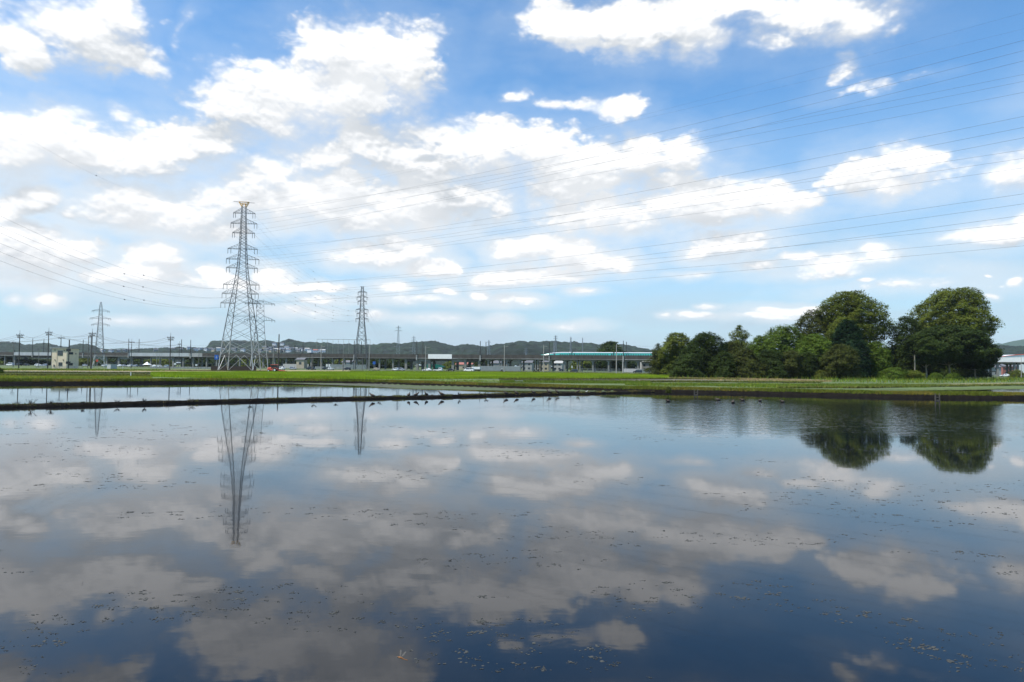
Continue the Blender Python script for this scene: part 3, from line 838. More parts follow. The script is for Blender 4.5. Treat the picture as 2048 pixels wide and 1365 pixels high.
# ------------------------------------------------------------------ houses
def house(label, loc, w, d, h, wallm, roofm, rz=0.0, group=None, detail=True, cat='house'):
    t_ = thing('house', loc, label, cat, group, rz)
    MB().box(-w / 2, w / 2, -d / 2, d / 2, 0, h).build('wall', wallm, t_)
    rf = MB(); o = 0.45; rh = w * 0.22 if w < d else d * 0.24
    rf.prism([(-d / 2 - o, h + 0.02), (0, h + rh + 0.1), (d / 2 + o, h + 0.02), (d / 2 + o, h + 0.22), (0, h + rh + 0.36), (-d / 2 - o, h + 0.22)], -w / 2 - o, w / 2 + o)
    rf.build('roof', roofm, t_)
    if detail:
        for i, (fx, z0) in enumerate([(-0.28, 0.9), (0.2, 0.9)] + ([(-0.28, 3.6), (0.2, 3.6)] if h > 4.6 else [])):
            wd = MB(); wd.box(fx * w - 0.7, fx * w + 0.7, -d / 2 - 0.05, -d / 2 + 0.02, z0, z0 + 1.2)
            wd.build('window', 'glass', t_)
    return t_
rh_ = random.Random(3)
from mathutils.bvhtree import BVHTree
_me = HILL0.data
_bvh = BVHTree.FromPolygons([v.co[:] for v in _me.vertices], [tuple(p.vertices) for p in _me.polygons])
def hillpoint(x, y):
    d = ray(x, y).normalized()
    return _bvh.ray_cast(CAM, d, 5000)[0]
wl = [('white', 'white'), ('beige', 'beige'), ('pale grey', 'concrete_light')]
rl = [('grey', 'roof_grey'), ('pale', 'roof_light'), ('dark blue', 'roof_blue'), ('grey', 'roof_grey')]
spots = [(x, y) for x, y in [(347, 700), (362, 702), (378, 699), (392, 703), (401, 700.5), (412, 702), (421, 701), (428, 703.5), (437, 701.5), (446, 703), (468, 702), (486, 703),
         (522, 704), (530, 698), (534, 702.5), (541, 700), (543, 704.5), (549, 696), (552, 702), (559, 704), (562, 700.5), (568, 703), (574, 698.8), (577, 704.5), (584, 702), (590, 700.6), (597, 703.5), (603, 701), (608, 703.6),
         (565, 691), (614, 702.5), (549, 691), (620, 704), (237, 705), (249, 703.5), (258, 704), (312, 703), (205, 704), (222, 704.5)]]
ORD = 'first second third fourth fifth sixth seventh eighth ninth tenth eleventh twelfth thirteenth fourteenth fifteenth sixteenth seventeenth eighteenth nineteenth twentieth'.split()
ORD += ['twenty-' + q for q in ORD[:9]] + ['thirtieth'] + ['thirty-' + q for q in ORD[:9]] + ['fortieth']
spots.sort()
for i, (x, y) in enumerate(spots):
    Yd = 1230
    p = at(x, y, Yd)
    a_, b_ = wl[rh_.choice([0, 0, 1, 2])], rl[rh_.randrange(4)]
    hgt_ = rh_.uniform(3.6, 5.0)
    p = hillpoint(x, y)
    if p is None: continue
    nb = 'above the viaduct' if y > 701 else 'higher up the wooded slope'
    sd = 'left of the big pylon' if x < 430 else ('behind the big pylon' if x < 525 else 'right of the big pylon')
    house('small %s house with %s roof, %s hillside house from the left' % (a_[0], b_[0], ORD[i]), (p.x, p.y, p.z - 2.0), rh_.uniform(6.5, 10), rh_.uniform(6, 8), hgt_ + 2.0, a_[1], b_[1], rh_.uniform(-0.6, 0.6), 'small houses on the hillside', detail=True)
for (x, w, lab, rm) in [(628, 15, 'long white house with pink-red roof at the right end of the hillside houses', 'roof_red'), (636.5, 13, 'long low white hillside building with grey roof', 'roof_grey'), (646, 10, 'white hillside house standing rightmost of the row', 'roof_light')]:
    p = hillpoint(x, 704.5)
    if p is None: continue
    house(lab, (p.x, p.y, p.z - 2), w, 9, 5.5, 'white', rm, 0.1, 'small houses on the hillside')

# ------------------------------------------------------------------ railway viaduct
VK = lambda px: 13043.0 / (25 + 0.00606 * (px - 50))
v0 = Vector(((50 - 1024) / FPX * VK(50), VK(50), 0)); v1 = Vector(((2030 - 1024) / FPX * VK(2030), VK(2030), 0))
vd = (v1 - v0).normalized(); vang = math.atan2(vd.y, vd.x)
def vs(px):                       # distance along the viaduct of a picture column (front face)
    k = (px - 1024) / FPX         # solve v0 + s vd : x = k y
    return (k * v0.y - v0.x) / (vd.x - k * vd.y)
via = thing('railway_viaduct', v0, 'long grey concrete railway viaduct crossing behind the rice fields', 'viaduct', rz=vang)
TOP, FB = 10.3, 7.35
S0, S1 = vs(-120), vs(2300)
W_ = 11.5
MB().box(S0, S1, 0.35, W_ - 0.35, FB + 0.35, FB + 0.9).build('deck', 'concrete', via)
# parapet in blocks, of differing materials, whiter towards the right end
edges = [S0, vs(27), vs(103), vs(160), vs(257), vs(305), vs(378), vs(405), vs(500), vs(600), vs(650), vs(745), vs(834), vs(916), vs(961), vs(1042), vs(1100), vs(1187), vs(1250), vs(1320), vs(1500), vs(1800), vs(1965), S1]
pm = ['concrete', 'panel', 'concrete', 'concrete', 'panel', 'panel', 'concrete_light'] + ['concrete'] * 14 + ['whitepanel', 'whitepanel']
for i in range(len(edges) - 1):
    a, b_ = edges[i] + 0.06, edges[i + 1] - 0.06
    m_ = 'whitepanel' if edges[i] > vs(1790) else pm[min(i, len(pm) - 1)]
    mb = MB()
    mb.box(a, b_, 0, 0.22, FB + 0.62, TOP)
    k = a + 1.2
    while k < b_:
        mb.box(k, k + 0.10, -0.05, 0.0, FB + 0.7, TOP - 0.15); k += 4.0
    mb.build('parapet', m_, via)
    MB().box(a, b_, -0.22, 0.36, FB + 0.30, FB + 0.60).build('ledge', 'concrete_light' if i % 3 == 0 else 'concrete_pier', via)
    MB().box(a, b_, W_ - 0.22, W_, FB + 0.62, TOP).build('parapet', 'concrete', via)
# frames with haunched beams on the right, girders on wide piers on the left
def haunch(mb, a, b_, y0, y1, zt, depth, hh):
    """beam soffit between two columns with sloped haunches"""
    L = b_ - a
    prof = [(a, zt), (a, zt - depth - hh), (a + 0.35, zt - depth - hh), (a + 1.3, zt - depth), (b_ - 1.3, zt - depth), (b_ - 0.35, zt - depth - hh), (b_, zt - depth - hh), (b_, zt)]
    mb.loft([[(s, y0, z) for s, z in prof], [(s, y1, z) for s, z in prof]])
cols_r = [976, 1001, 1013, 1040, 1073, 1100, 1129, 1157, 1185.5, 1217, 1248, 1276, 1305, 1335, 1365, 1395, 1425, 1455]
def pier(s, w=0.9, name='pier', m_='concrete_pier', zt=FB + 0.3):
    mb = MB()
    for y0 in (0.9, W_ - 1.9):
        mb.box(s - w / 2, s + w / 2, y0, y0 + 1.0, 0.0, zt - 0.02)
    mb.box(s - w / 2 + 0.05, s + w / 2 - 0.05, 1.9, W_ - 1.9, zt - 1.1, zt - 0.04)
    mb.box(s - w / 2 + 0.1, s + w / 2 - 0.1, 1.9, W_ - 1.9, 2.6, 3.2)
    mb.build(name, m_, via)
ss = [vs(c) for c in cols_r]
nxt = ss[-1]
while nxt < S1 - 9:
    nxt += 8.4; ss.append(nxt)
for i, s in enumerate(ss):
    dbl = i % 3 == 1
    if dbl:
        pier(s - 0.75, 0.75); pier(s + 0.75, 0.75)
    else:
        pier(s, 0.95)
for i in range(len(ss) - 1):
    a, b_ = ss[i] + (1.15 if i % 3 == 1 else 0.5), ss[i + 1] - (1.15 if (i + 1) % 3 == 1 else 0.5)
    if b_ - a < 1: continue
    mb = MB(); haunch(mb, a, b_, 1.0, 1.8, FB + 0.3, 0.65, 0.55); haunch(mb, a, b_, W_ - 1.8, W_ - 1.0, FB + 0.3, 0.65, 0.55)
    mb.build('haunched_beam', 'concrete_pier', via)
gird = [(-110, 0), (8, 0), (27, 1), (103, 1), (212, 0), (236, 1), (262, 1), (300, 0), (345, 1), (365, 0), (385, 0), (412, 0), (432, 0), (455, 0), (478, 0), (500, 0), (525, 0), (548, 0), (571, 0), (594, 0), (621, 0), (642, 0), (664, 0), (688, 0), (712, 0), (736, 0), (758, 0),
        (785, 0), (811, 1), (834, 1), (858, 1), (905, 1), (930, 1), (958, 1)]
gs = [vs(g_[0]) for g_ in gird]
for s, (px_, wide) in zip(gs, gird):
    pier(s, 1.6 if wide else 1.0, m_='concrete_pier')
for i in range(len(gs) - 1):
    a, b_ = gs[i] + 0.9, gs[i + 1] - 0.9
    L = b_ - a
    dp = 1.5 if L > 14 else (1.9 if gird[i][1] else 0.6)
    if b_ - a < 1: continue
    mb = MB(); mb.box(a, b_, 1.0, 1.6, FB + 0.3 - dp, FB + 0.29); mb.box(a, b_, W_ - 1.6, W_ - 1.0, FB + 0.3 - dp, FB + 0.29); mb.box(a, b_, 4.4, 7, FB + 0.3 - dp, FB + 0.29)
    mb.build('girder', 'concrete_pier' if i % 2 else 'concrete', via)
MB().box(vs(857), vs(904.5), -0.42, -0.27, FB + 0.15, TOP + 0.12).build('white_panel', 'whitepanel', via)

vinv = lambda s, y, z: v0 + vd * s + Vector((-vd.y, vd.x, 0)) * y + Vector((0, 0, z))
# catenary masts
def mast(px, front, top_px):
    yy = -0.35 if front else W_ + 0.35
    s = vs(px) if front else vs(px) + (0.0)
    base = vinv(s, yy, 0)
    # keep the picture column for the far side
    if not front:
        kx = (px - 1024) / FPX
        b0 = vinv(0, yy, 0); s = (kx * b0.y - b0.x) / (vd.x - kx * vd.y); base = vinv(s, yy, 0)
    zt = at(px, top_px, base.y).z
    lab = 'dark catenary mast on the %s viaduct edge, %s' % ('near' if front else 'far', MASTNOTE.get(px, 'among others along the track'))
    t_ = thing('catenary_mast', (base.x, base.y, FB + 0.6), lab, 'catenary mast', 'catenary masts along the viaduct', vang)
    MB().bar((0, 0, 0.6), (0, 0, zt - FB - 0.6), 0.26, 0.20, 8).build('pole', 'pole_dark', t_)
    MB().box(-0.38, 0.38, -0.22 if front else -0.3, 0.3, -1.4, 1.9).build('concrete_bracket', 'concrete_light', t_)
    d_ = 1 if front else -1
    br = MB(); br.bar((0, 0, 6.2), (0, 2.9 * d_, 6.6), 0.05); br.bar((0, 0, 4.9), (0, 2.9 * d_, 6.6), 0.05); br.bar((0, 1.2 * d_, 5.4), (0, 3.2 * d_, 5.2), 0.04)
    br.build('bracket_arm', 'steel_dark', t_)
MASTNOTE = {66: 'leftmost of all', 87.5: 'left of the tan building', 139: 'behind the tan building', 167: 'between tan building and small pylon', 258: 'right of the small left pylon', 278: 'second right of the small left pylon',
            363: 'right of the tall crossarm pole', 382: 'left of the big pylon', 606: 'just right of the red tractor', 637: 'left of the net frame', 709: 'at the left foot of the narrow pylon', 723: 'inside the narrow pylon',
            834: 'left of the white panel', 846: 'left of the white panel, shorter one', 961: 'right of the white panel', 972: 'right of the white panel, shorter one', 1099: 'beside the front of the train', 1247: 'behind the third train car', 1253: 'rightmost, beside the trees'}
for px, fr, tp in [(66, 1, 677), (87.5, 0, 679), (139, 0, 680), (167, 1, 680), (258, 1, 678), (278, 0, 678.5), (363, 0, 679), (382, 1, 680), (590, 0, 690), (606, 0, 684), (709, 1, 682), (723, 0, 683), (834, 1, 683), (846, 0, 684), (961, 1, 682.5), (972, 0, 684), (1099, 1, 683), (1247, 1, 682), (1253, 0, 684)]:
    mast(px, fr, tp)
mb = MB()
for z in (14.6, 15.9):
    for y in (2.6, W_ - 2.6):
        for k in range(20):
            a = S0 + (S1 - S0) * k / 20; b_ = S0 + (S1 - S0) * (k + 1) / 20
            mb.bar((a, y, z), (b_, y, z), 0.018, n=3)
cw = mb.build('overhead_wire', 'wire')
cw.location = v0; cw.rotation_euler = (0, 0, vang)
tag(cw, 'thin overhead wires strung along the top of the viaduct', 'wires')

# ------------------------------------------------------------------ bullet train
tr = thing('bullet_train', vinv(vs(1067), 1.4, 8.45), 'teal and white bullet train running on the viaduct', 'train', rz=vang)
def ring(x, w, zb, zt, sq=0.75, n=16):
    r_ = []
    for i in range(n):
        a = 2 * math.pi * i / n - math.pi / 2
        c, s = math.cos(a), math.sin(a)
        yy = 1.68 + w * math.copysign(abs(c) ** sq, c)
        r_.append((x, yy, (zb + zt) / 2 + (zt - zb) / 2 * math.copysign(abs(s) ** sq, s)))
    return r_
CL = 25.0
HT = 3.65
def car_body(x0, x1, nose):
    if nose:
        st = [(0.0, 0.15, 0.9, 1.1), (0.8, 0.6, 0.45, 1.45), (3, 1.0, 0.2, 1.85), (6, 1.35, 0.1, 2.25), (8.5, 1.5, 0.1, 2.75), (9.6, 1.55, 0.1, 3.05), (11.5, 1.62, 0.1, 3.2), (14, 1.68, 0.1, 3.45), (17, 1.68, 0.1, HT), (x1 - x0 - .25, 1.68, 0.1, HT)]
    else:
        st = [(0.25, 1.68, 0.1, HT), (x1 - x0 - 0.25, 1.68, 0.1, HT)]
    return [(x0 + a, w, zb, zt) for a, w, zb, zt in st]
xx = 0.0
for ci in range(4):
    L = 23.5 if ci == 0 else CL
    st = car_body(xx, xx + L, ci == 0)
    full = MB().loft([ring(*s) for s in st])
    cb = full.build('car_body', 'teal', tr, smooth=False)
    # roof shell with its sun highlight painted white, pink waist line, white skirt: slightly proud of the body
    roof = MB()
    a0 = xx + (9.0 if ci == 0 else 0.25); a1 = xx + L - 0.25
    rs = []
    for (a, w, zb, zt) in (st if ci == 0 else st):
        if a < a0 - 0.01: continue
        rs.append([(a, 1.68 + w * k * 1.0, zt - 0.30 * (abs(k) ** 3.2) + 0.03) for k in np.linspace(-1.004, 1.004, 11)] + [(a, 1.68 - w * k * 0.9, zt - 0.34 * (abs(k) ** 3) - 0.12) for k in np.linspace(-1, 1, 11)])
    roof.loft(rs); roof.build('roof', 'trainglare', cb, smooth=False)
    if ci == 0:
        MB().box(xx + 9.2, xx + 11.2, 0.9, 2.5, 3.0, 3.22).build('windscreen', 'glass', cb)
    MB().box(xx + (15 if ci == 0 else 0.3), a1, -0.045, 0.005, 1.28, 1.36).build('stripe', 'pink', cb)
    wd = MB(); n_w = 0
    xw = xx + (16.2 if ci == 0 else 2.6)
    while xw < a1 - 2.4:
        wd.box(xw, xw + 0.72, -0.05, 0.01, 1.98, 2.5); xw += 1.42
    wd.build('windows', 'glass', cb)
    dr = MB(); 
    for xd in ([xx + 12.6] if ci == 0 else [xx + 1.0]) + [a1 - 1.2]:
        dr.box(xd, xd + 0.75, -0.055, 0.01, 1.05, 2.75)
    dr.build('doors', 'glass', cb)
    for xg in (xx + 3.5, xx + 6, xx + L - 6, xx + L - 3.5):
        if ci == 0 and xg < 3.6: xg += 1.5
        w_ = MB().bar((xg, 0.4, 0.02), (xg, 2.9, 0.02), 0.42, n=12); w_.build('wheelset', 'tyre', cb)
    xx += L + 0.3
    if ci < 3:
        MB().box(xx - 0.56, xx - 0.04, 0.5, 2.9, 0.4, 3.1).build('gangway', 'black', tr)
# ------------------------------------------------------------------ lattice towers
def pylon(name, label, loc, prof, arms, rz=0.0, top=None, panel=1.0, m_='steel', pale_below=0.0, legw=0.16, group='lattice pylons', lat=0.5, detail=True, cat='pylon'):
    """prof: (height, half width); arms: (height, half length left, half length right, rise)"""
    t_ = thing(name, loc, label, cat, group, rz)
    hs = [p[0] for p in prof]; ws = [p[1] for p in prof]
    wd = lambda z: float(np.interp(z, hs, ws))
    H = hs[-1]
    # levels
    lv = [0.0]
    while lv[-1] < H - 0.5:
        lv.append(min(H, lv[-1] + max(1.0, wd(lv[-1]) * panel * 1.25)))
    cor = ((-1, -1), (1, -1), (1, 1), (-1, 1))
    for i, (sx_, sy_) in enumerate(cor):
        segs = [(z, wd(z)) for z in lv]
        lo = MB(); hi = MB(); a_lo = a_hi = False
        for (z0, w0), (z1, w1) in zip(segs[:-1], segs[1:]):
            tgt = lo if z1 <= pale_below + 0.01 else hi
            r_ = legw * (1 - 0.55 * z0 / H)
            tgt.bar((sx_ * w0, sy_ * w0, z0), (sx_ * w1, sy_ * w1, z1), r_, r_ * 0.97, 6 if detail else 4)
        if hi.v:
            L = hi.build('leg', m_, t_)
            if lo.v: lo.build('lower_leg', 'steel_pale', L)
    for fi in range(4):
        a, b_ = cor[fi], cor[(fi + 1) % 4]
        br, brp = MB(), MB()
        for (z0, z1) in zip(lv[:-1], lv[1:]):
            w0, w1 = wd(z0), wd(z1)
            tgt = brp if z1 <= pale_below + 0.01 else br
            rb = legw * lat * (1 - 0.4 * z0 / H)
            p = lambda c, w, z: (c[0] * w, c[1] * w, z)
            if z0 == 0.0 and detail:
                mid = ((a[0] + b_[0]) / 2 * w1, (a[1] + b_[1]) / 2 * w1, z1)
                tgt.bar(p(a, w0, z0), mid, rb * 1.2); tgt.bar(p(b_, w0, z0), mid, rb * 1.2); br.bar(p(a, w1, z1), p(b_, w1, z1), rb)
            else:
                tgt.bar(p(a, w0, z0), p(b_, w1, z1), rb); tgt.bar(p(b_, w0, z0), p(a, w1, z1), rb)
                if (lv.index(z1) % 2 == 0) or not detail:
                    tgt.bar(p(a, w1, z1), p(b_, w1, z1), rb)
                if detail and w0 > 2.6:
                    mz = (z0 + z1) / 2; wm_ = (w0 + w1) / 2
                    tgt.bar(p(a, wm_, mz), tuple((np.array(p(a, w0, z0)) * 0.75 + np.array(p(b_, w1, z1)) * 0.25)), rb * 0.7)
                    tgt.bar(p(b_, wm_, mz), tuple((np.array(p(b_, w0, z0)) * 0.75 + np.array(p(a, w1, z1)) * 0.25)), rb * 0.7)
        if br.v: br.build('lattice_bracing', m_, t_)
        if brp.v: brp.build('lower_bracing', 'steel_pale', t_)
    for (z, la, lb, rise) in arms:
        w = wd(z)
        for sg, L in ((-1, la), (1, lb)):
            if L <= 0: continue
            mb = MB(); ra = legw * 0.42
            for sy_ in (-1, 1):
                mb.bar((sg * w, sy_ * w, z), (sg * L, sy_ * 0.25, z), ra)
                w2 = wd(z + rise)
                mb.bar((sg * w2, sy_ * w2, z + rise), (sg * L, sy_ * 0.25, z + 0.1), ra * 0.8)
                n_ = 4 if detail else 2
                for k in range(1, n_):
                    f = k / n_; f2 = (k - 0.5) / n_
                    xb = sg * (w + (L - w) * f); zt_ = z + rise * (1 - f2); xt = sg * (w2 + (L - w2) * f2)
                    mb.bar((xb, sy_ * (w + (0.25 - w) * f), z), (xt, sy_ * (w2 + (0.25 - w2) * f2), zt_), ra * 0.6)
            for k in range(5 if detail else 3):
                f = k / (4 if detail else 2)
                xb = sg * (w + (L - w) * f); yb = w + (0.25 - w) * f
                mb.bar((xb, -yb, z), (xb, yb, z), ra * 0.6)
            arm = mb.build('crossarm', m_, t_)
            ins = MB()
            il = (1.9 if legw > 0.16 else 0.7) if detail else 1.3
            for f in ((1.0, 0.80) if detail else (1.0,)):
                ins.bar((sg * L * f, 0, z - 0.05), (sg * L * f, 0, z - il), 0.09 if detail else 0.07, n=6)
            ins.build('insulator', 'insul', arm)
    if top:
        top(t_, wd(H), H)
    return t_
# big angle tower
TY = 262.0
ppm = TY / FPX
tb = at(480, 741, TY); tb.z = 0.35
zrow = lambda y, Yd, px=483: at(px, y, Yd).z
def big_top(t_, w, H):
    mb = MB(); h = zrow(404.5, TY) - tb.z - H
    for sy_ in (-1, 1):
        for sx_ in (-1, 1):
            mb.bar((sx_ * w, sy_ * w, H), (sx_ * 1.9, sy_ * 0.3, H + h), 0.13); mb.bar((sx_ * w, sy_ * w, H), (sx_ * 0.4, sy_ * 0.3, H + h * 0.75), 0.10)
        mb.bar((-1.9, sy_ * 0.3, H + h), (1.9, sy_ * 0.3, H + h), 0.10)
        mb.bar((-1.2, sy_ * 0.5, H + h * 0.6), (1.2, sy_ * 0.5, H + h * 0.6), 0.10)
    mb.build('painted_peak', 'orange', t_)
    MB().bar((-3.9, 0, H + h + 0.05), (3.9, 0, H + h - 0.25), 0.09).bar((-1.9, 0, H + h), (-0.2, 0, H + h * 0.4), 0.07).bar((1.9, 0, H + h), (0.2, 0, H + h * 0.4), 0.07).build('earth_wire_arm', 'steel', t_)
hz = lambda y: zrow(y, TY) - tb.z
armrows = [(427, 20, 22), (447.5, 24.5, 26), (466.5, 21, 22), (498.5, 29, 28), (519, 31.5, 31.5), (536.5, 31, 29), (570, 36, 33), (588, 38, 32), (607, 40, 36)]
big_prof = [(0, 6.25), (hz(671), 5.0), (hz(607), 3.35), (hz(570), 2.35), (hz(537), 1.65), (hz(500), 1.20), (hz(430), 0.80), (hz(414), 0.72)]
arms = [(hz(y), a * ppm, b_ * ppm, 1.9 if i < 6 else 2.3) for i, (y, a, b_) in enumerate(armrows)]
RZB = R(7)
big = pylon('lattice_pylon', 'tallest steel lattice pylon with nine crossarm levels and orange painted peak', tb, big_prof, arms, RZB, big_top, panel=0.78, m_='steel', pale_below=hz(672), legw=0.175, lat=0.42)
# small dark platform box on the left leg
t2 = at(518, 741, 285); t2.z = 0.35
hz2 = lambda y: zrow(y, 285, 518) - t2.z
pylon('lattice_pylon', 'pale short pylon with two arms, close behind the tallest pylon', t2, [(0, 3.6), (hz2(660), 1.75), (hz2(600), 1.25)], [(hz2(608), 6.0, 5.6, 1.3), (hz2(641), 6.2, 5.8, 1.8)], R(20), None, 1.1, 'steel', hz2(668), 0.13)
YC = 405.0
t3 = at(722, 741, YC); t3.z = 0.35
hz3 = lambda y: zrow(y, YC, 721) - t3.z
p3 = YC / FPX
def t_top(t_, w, H):
    MB().bar((-1.3, 0, H + 0.1), (1.3, 0, H + 0.1), 0.12).build('earth_wire_arm', 'steel', t_)
pylon('lattice_pylon', 'dark narrow pylon with six crossarms standing behind the net frame', t3, [(0, 3.9), (hz3(700), 3.15), (hz3(660), 1.95), (hz3(638), 1.35), (hz3(600), 0.9), (hz3(574), 0.6)],
      [(hz3(y), a * p3, a * p3, 0.9) for y, a in ((585, 8.8), (595, 11), (603.5, 9), (620, 12.2), (628, 10.5), (638.5, 12.5))], R(4), t_top, 1.2, 'steel_dark', 0, 0.21)
YS = 330.0
t4 = at(198, 733, YS); t4.z = 0.4
hz4 = lambda y: zrow(y, YS, 197) - t4.z
pylon('lattice_pylon', 'small pale pylon with three crossarms beside the tan building', t4, [(0, 2.5), (hz4(700), 1.65), (hz4(655), 1.0), (hz4(622), 0.6), (hz4(612), 0.5), (hz4(603), 0.1)],
      [(hz4(y), a * YS / FPX, a * YS / FPX, 1.0) for y, a in ((622.5, 15), (637.5, 18), (650, 15.5))], R(24), None, 1.1, 'steel', hz4(700), 0.11)
for (px, top, base, Yd, arms_, bw, lab) in [
        (796, 651.5, 712, 760, [(656, 5, 0), (662, 7, 0), (694, 8, 0)], 2.9, 'pale distant pylon, left of two over the viaduct near the net'),
        (827, 672.5, 712, 880, [(676, 4, 0), (681, 5, 0), (696.5, 9, 0), (703, 8, 0)], 3.2, 'pale distant pylon just left of a pair of masts'),
        (977.5, 680.5, 711, 900, [(685, 4, 0), (696, 6, 0), (701, 6, 0)], 3.4, 'small pale pylon right of the white panel above the viaduct'),
        (1052, 695.5, 712, 950, [(698.5, 3.5, 0), (702.5, 4.5, 0), (706.5, 4, 0)], 2.0, 'tiny pylon against the dark hill left of the train'),
        (1111, 671, 712, 990, [(673.5, 3.5, 0), (677.5, 4, 0), (683, 3, 0)], 3.0, 'thin far pylon above the first train car'),
        (1141.5, 674, 712, 1060, [(678, 2, 0), (684, 2.5, 0), (690, 2.5, 0)], 2.6, 'thin far pylon above the second train car'),
        (1107.5, 685, 712, 940, [(688, 1.5, 0), (694, 1.5, 0)], 1.6, 'short thin far pylon left of the taller one above the train'),
        (1165, 676, 702, 1500, [(679, 1.2, 0)], 2.0, 'faint tiny pylon on the ridge above the train')]:
    b0 = at(px, base, Yd); zt = at(px, top, Yd).z; hb = zt - 1.0
    s_ = Yd / FPX
    pylon('lattice_pylon', lab, (b0.x, b0.y, 1.0), [(0, bw), (hb * 0.55, bw * 0.45), (hb, 0.35)], [(at(px, y, Yd).z - 1.0, a * s_, a * s_, 0.8) for y, a, _z in arms_], R(10), None, 1.6, 'steel_far', 0, 0.30, 'distant pylons', 0.5, False)

# ------------------------------------------------------------------ conductors
def world_of(t_loc, rz, x, y, z):
    return Vector((t_loc[0] + x * math.cos(rz) - y * math.sin(rz), t_loc[1] + x * math.sin(rz) + y * math.cos(rz), t_loc[2] + z))
def sagpts(a, b_, sag, n=40, t1=1.0):
    return [a.lerp(b_, t1 * i / n) - Vector((0, 0, sag * 4 * (t1 * i / n) * (1 - t1 * i / n))) for i in range(n + 1)]
def wire(name, pts, r_, label, group):
    o = MB().tube(pts, r_, 4).build(name, 'wire')
    return tag(o, label, 'power line', group)
rows_near = [81, 101.5, 122, 233, 255, 276, 388, 408, 431]
rows_far = [149, 163, 185, 300, 317, 336, 446, 475.5, 492]
ordn = ['top', 'second', 'third', 'fourth', 'fifth', 'sixth', 'seventh', 'eighth', 'lowest']
for i, (z, la, lb, _r2) in enumerate(arms):
    # crossing over: near circuit hangs on the right arm, far circuit on the left arm
    for side, rows, Ye in ((1, rows_near, 104.0), (-1, rows_far, 124.0)):
        L = (lb if side > 0 else -la)
        a = world_of(tb, RZB, L, 0, z - 0.3)
        e = at(2048, rows[i], Ye)
        b_ = a.lerp(e, 1.45); b_.z = e.z + (e.z - a.z) * 0.0 + 4.0
        # choose the sag so that the line passes through e
        t_ = 1 / 1.45
        lin = a.z + (b_.z - a.z) * t_
        sag = (lin - e.z) / (4 * t_ * (1 - t_))
        wire('power_line', sagpts(a, b_, sag, 60), 0.019, '%s conductor of the %s circuit rising to the upper right' % (ordn[i], 'near' if side > 0 else 'far'), 'conductors to the upper right')
pk = hz(405)
for L, row, Ye in ((3.8, 25.6, 104.0), (-3.8, 48, 114.0)):
    a = world_of(tb, RZB, L, 0, pk); e = at(2048, row if L > 0 else 58, Ye)
    b_ = a.lerp(e, 1.45); b_.z = e.z + 3; t_ = 1 / 1.45
    sag = (a.z + (b_.z - a.z) * t_ - e.z) / (4 * t_ * (1 - t_))
    wire('power_line', sagpts(a, b_, sag, 60), 0.009, 'thin faint %s earth wire from the orange peak to the upper right' % ('upper' if L > 0 else 'lower'), 'earth wires')
# left bound lines from the three lowest arm levels
left_rows = [(432, 453), (466, 487), (504, 522)]
for i in range(3):
    z, la, lb, _r2 = arms[6 + i]
    for q in range(2):
        a = world_of(tb, RZB, -la * (1.0 if q else 0.72), 0, z - 1.6)
        Ye = 120.0 if q == 0 else 132.0
        e = at(0, left_rows[i][q], Ye)
        b_ = a.lerp(e, 1.4); b_.z = e.z + 7.0; t_ = 1 / 1.4
        sag = (a.z + (b_.z - a.z) * t_ - e.z) / (4 * t_ * (1 - t_))
        w_ = wire('power_line', sagpts(a, b_, sag, 60), 0.019, '%s conductor at the %s level running from the big pylon to the left edge' % ('upper' if q == 0 else 'lower', ['high', 'middle', 'low'][i]), 'conductors to the left')
        pts = sagpts(a, b_, sag, 200); best = min(pts, key=lambda p: abs((p.x / p.y * FPX + 1024) - (284 if q == 0 else 245)))
        bd = MB().box(best.x - .12, best.x + .12, best.y - .12, best.y + .12, best.z - 0.17, best.z + 0.06); bd.build('spacer', 'black', w_)
a = world_of(tb, RZB, -3.8, 0, pk); e = at(0, 243, 110)
b_ = a.lerp(e, 1.4); b_.z = e.z + 5; t_ = 1 / 1.4
sag = (a.z + (b_.z - a.z) * t_ - e.z) / (4 * t_ * (1 - t_))
w_ = wire('power_line', sagpts(a, b_, sag, 60), 0.009, 'thin earth wire from the orange peak to the left edge with a dark bead', 'earth wires')
pts = sagpts(a, b_, sag, 200); best = min(pts, key=lambda p: abs((p.x / p.y * FPX + 1024) - 183))
MB().box(best.x - .08, best.x + .08, best.y - .08, best.y + .08, best.z - .08, best.z + .08).build('bead', 'black', w_)
# lines from the six upper levels down to the narrow pylon
arm3 = [(hz3(y), a_ * p3) for y, a_ in ((585, 8.8), (595, 11), (603.5, 9), (620, 12.2), (628, 10.5), (638.5, 12.5))]
for i in range(6):
    z, la, lb, _r2 = arms[i]
    for side in (-1, 1):
        a = world_of(tb, RZB, (lb if side > 0 else -la * 0.9), 0, z - 0.6)
        b_ = world_of(t3, R(4), side * arm3[i][1], 0, arm3[i][0] - 0.6)
        w_ = wire('power_line', sagpts(a, b_, 7.5, 36), 0.018, '%s conductor on the %s arms sloping down between big and narrow pylon' % (ordn[i], 'right' if side > 0 else 'left'), 'conductors between the pylons')
        pts = sagpts(a, b_, 7.5, 12)
        bd = MB()
        for p in pts[5:10:2]: bd.box(p.x - .13, p.x + .13, p.y - .13, p.y + .13, p.z - .16, p.z + .1)
        bd.build('spacer', 'black', w_)
        # and on to the distant pylon
        c_ = at(796 + side * 5, 656 + i * 7, 760)
        wire('power_line', sagpts(b_, c_, 11, 24), 0.020, '%s %s conductor running from the narrow pylon to the distant pylons' % (ordn[i], 'right' if side > 0 else 'left'), 'conductors to the distant pylons')

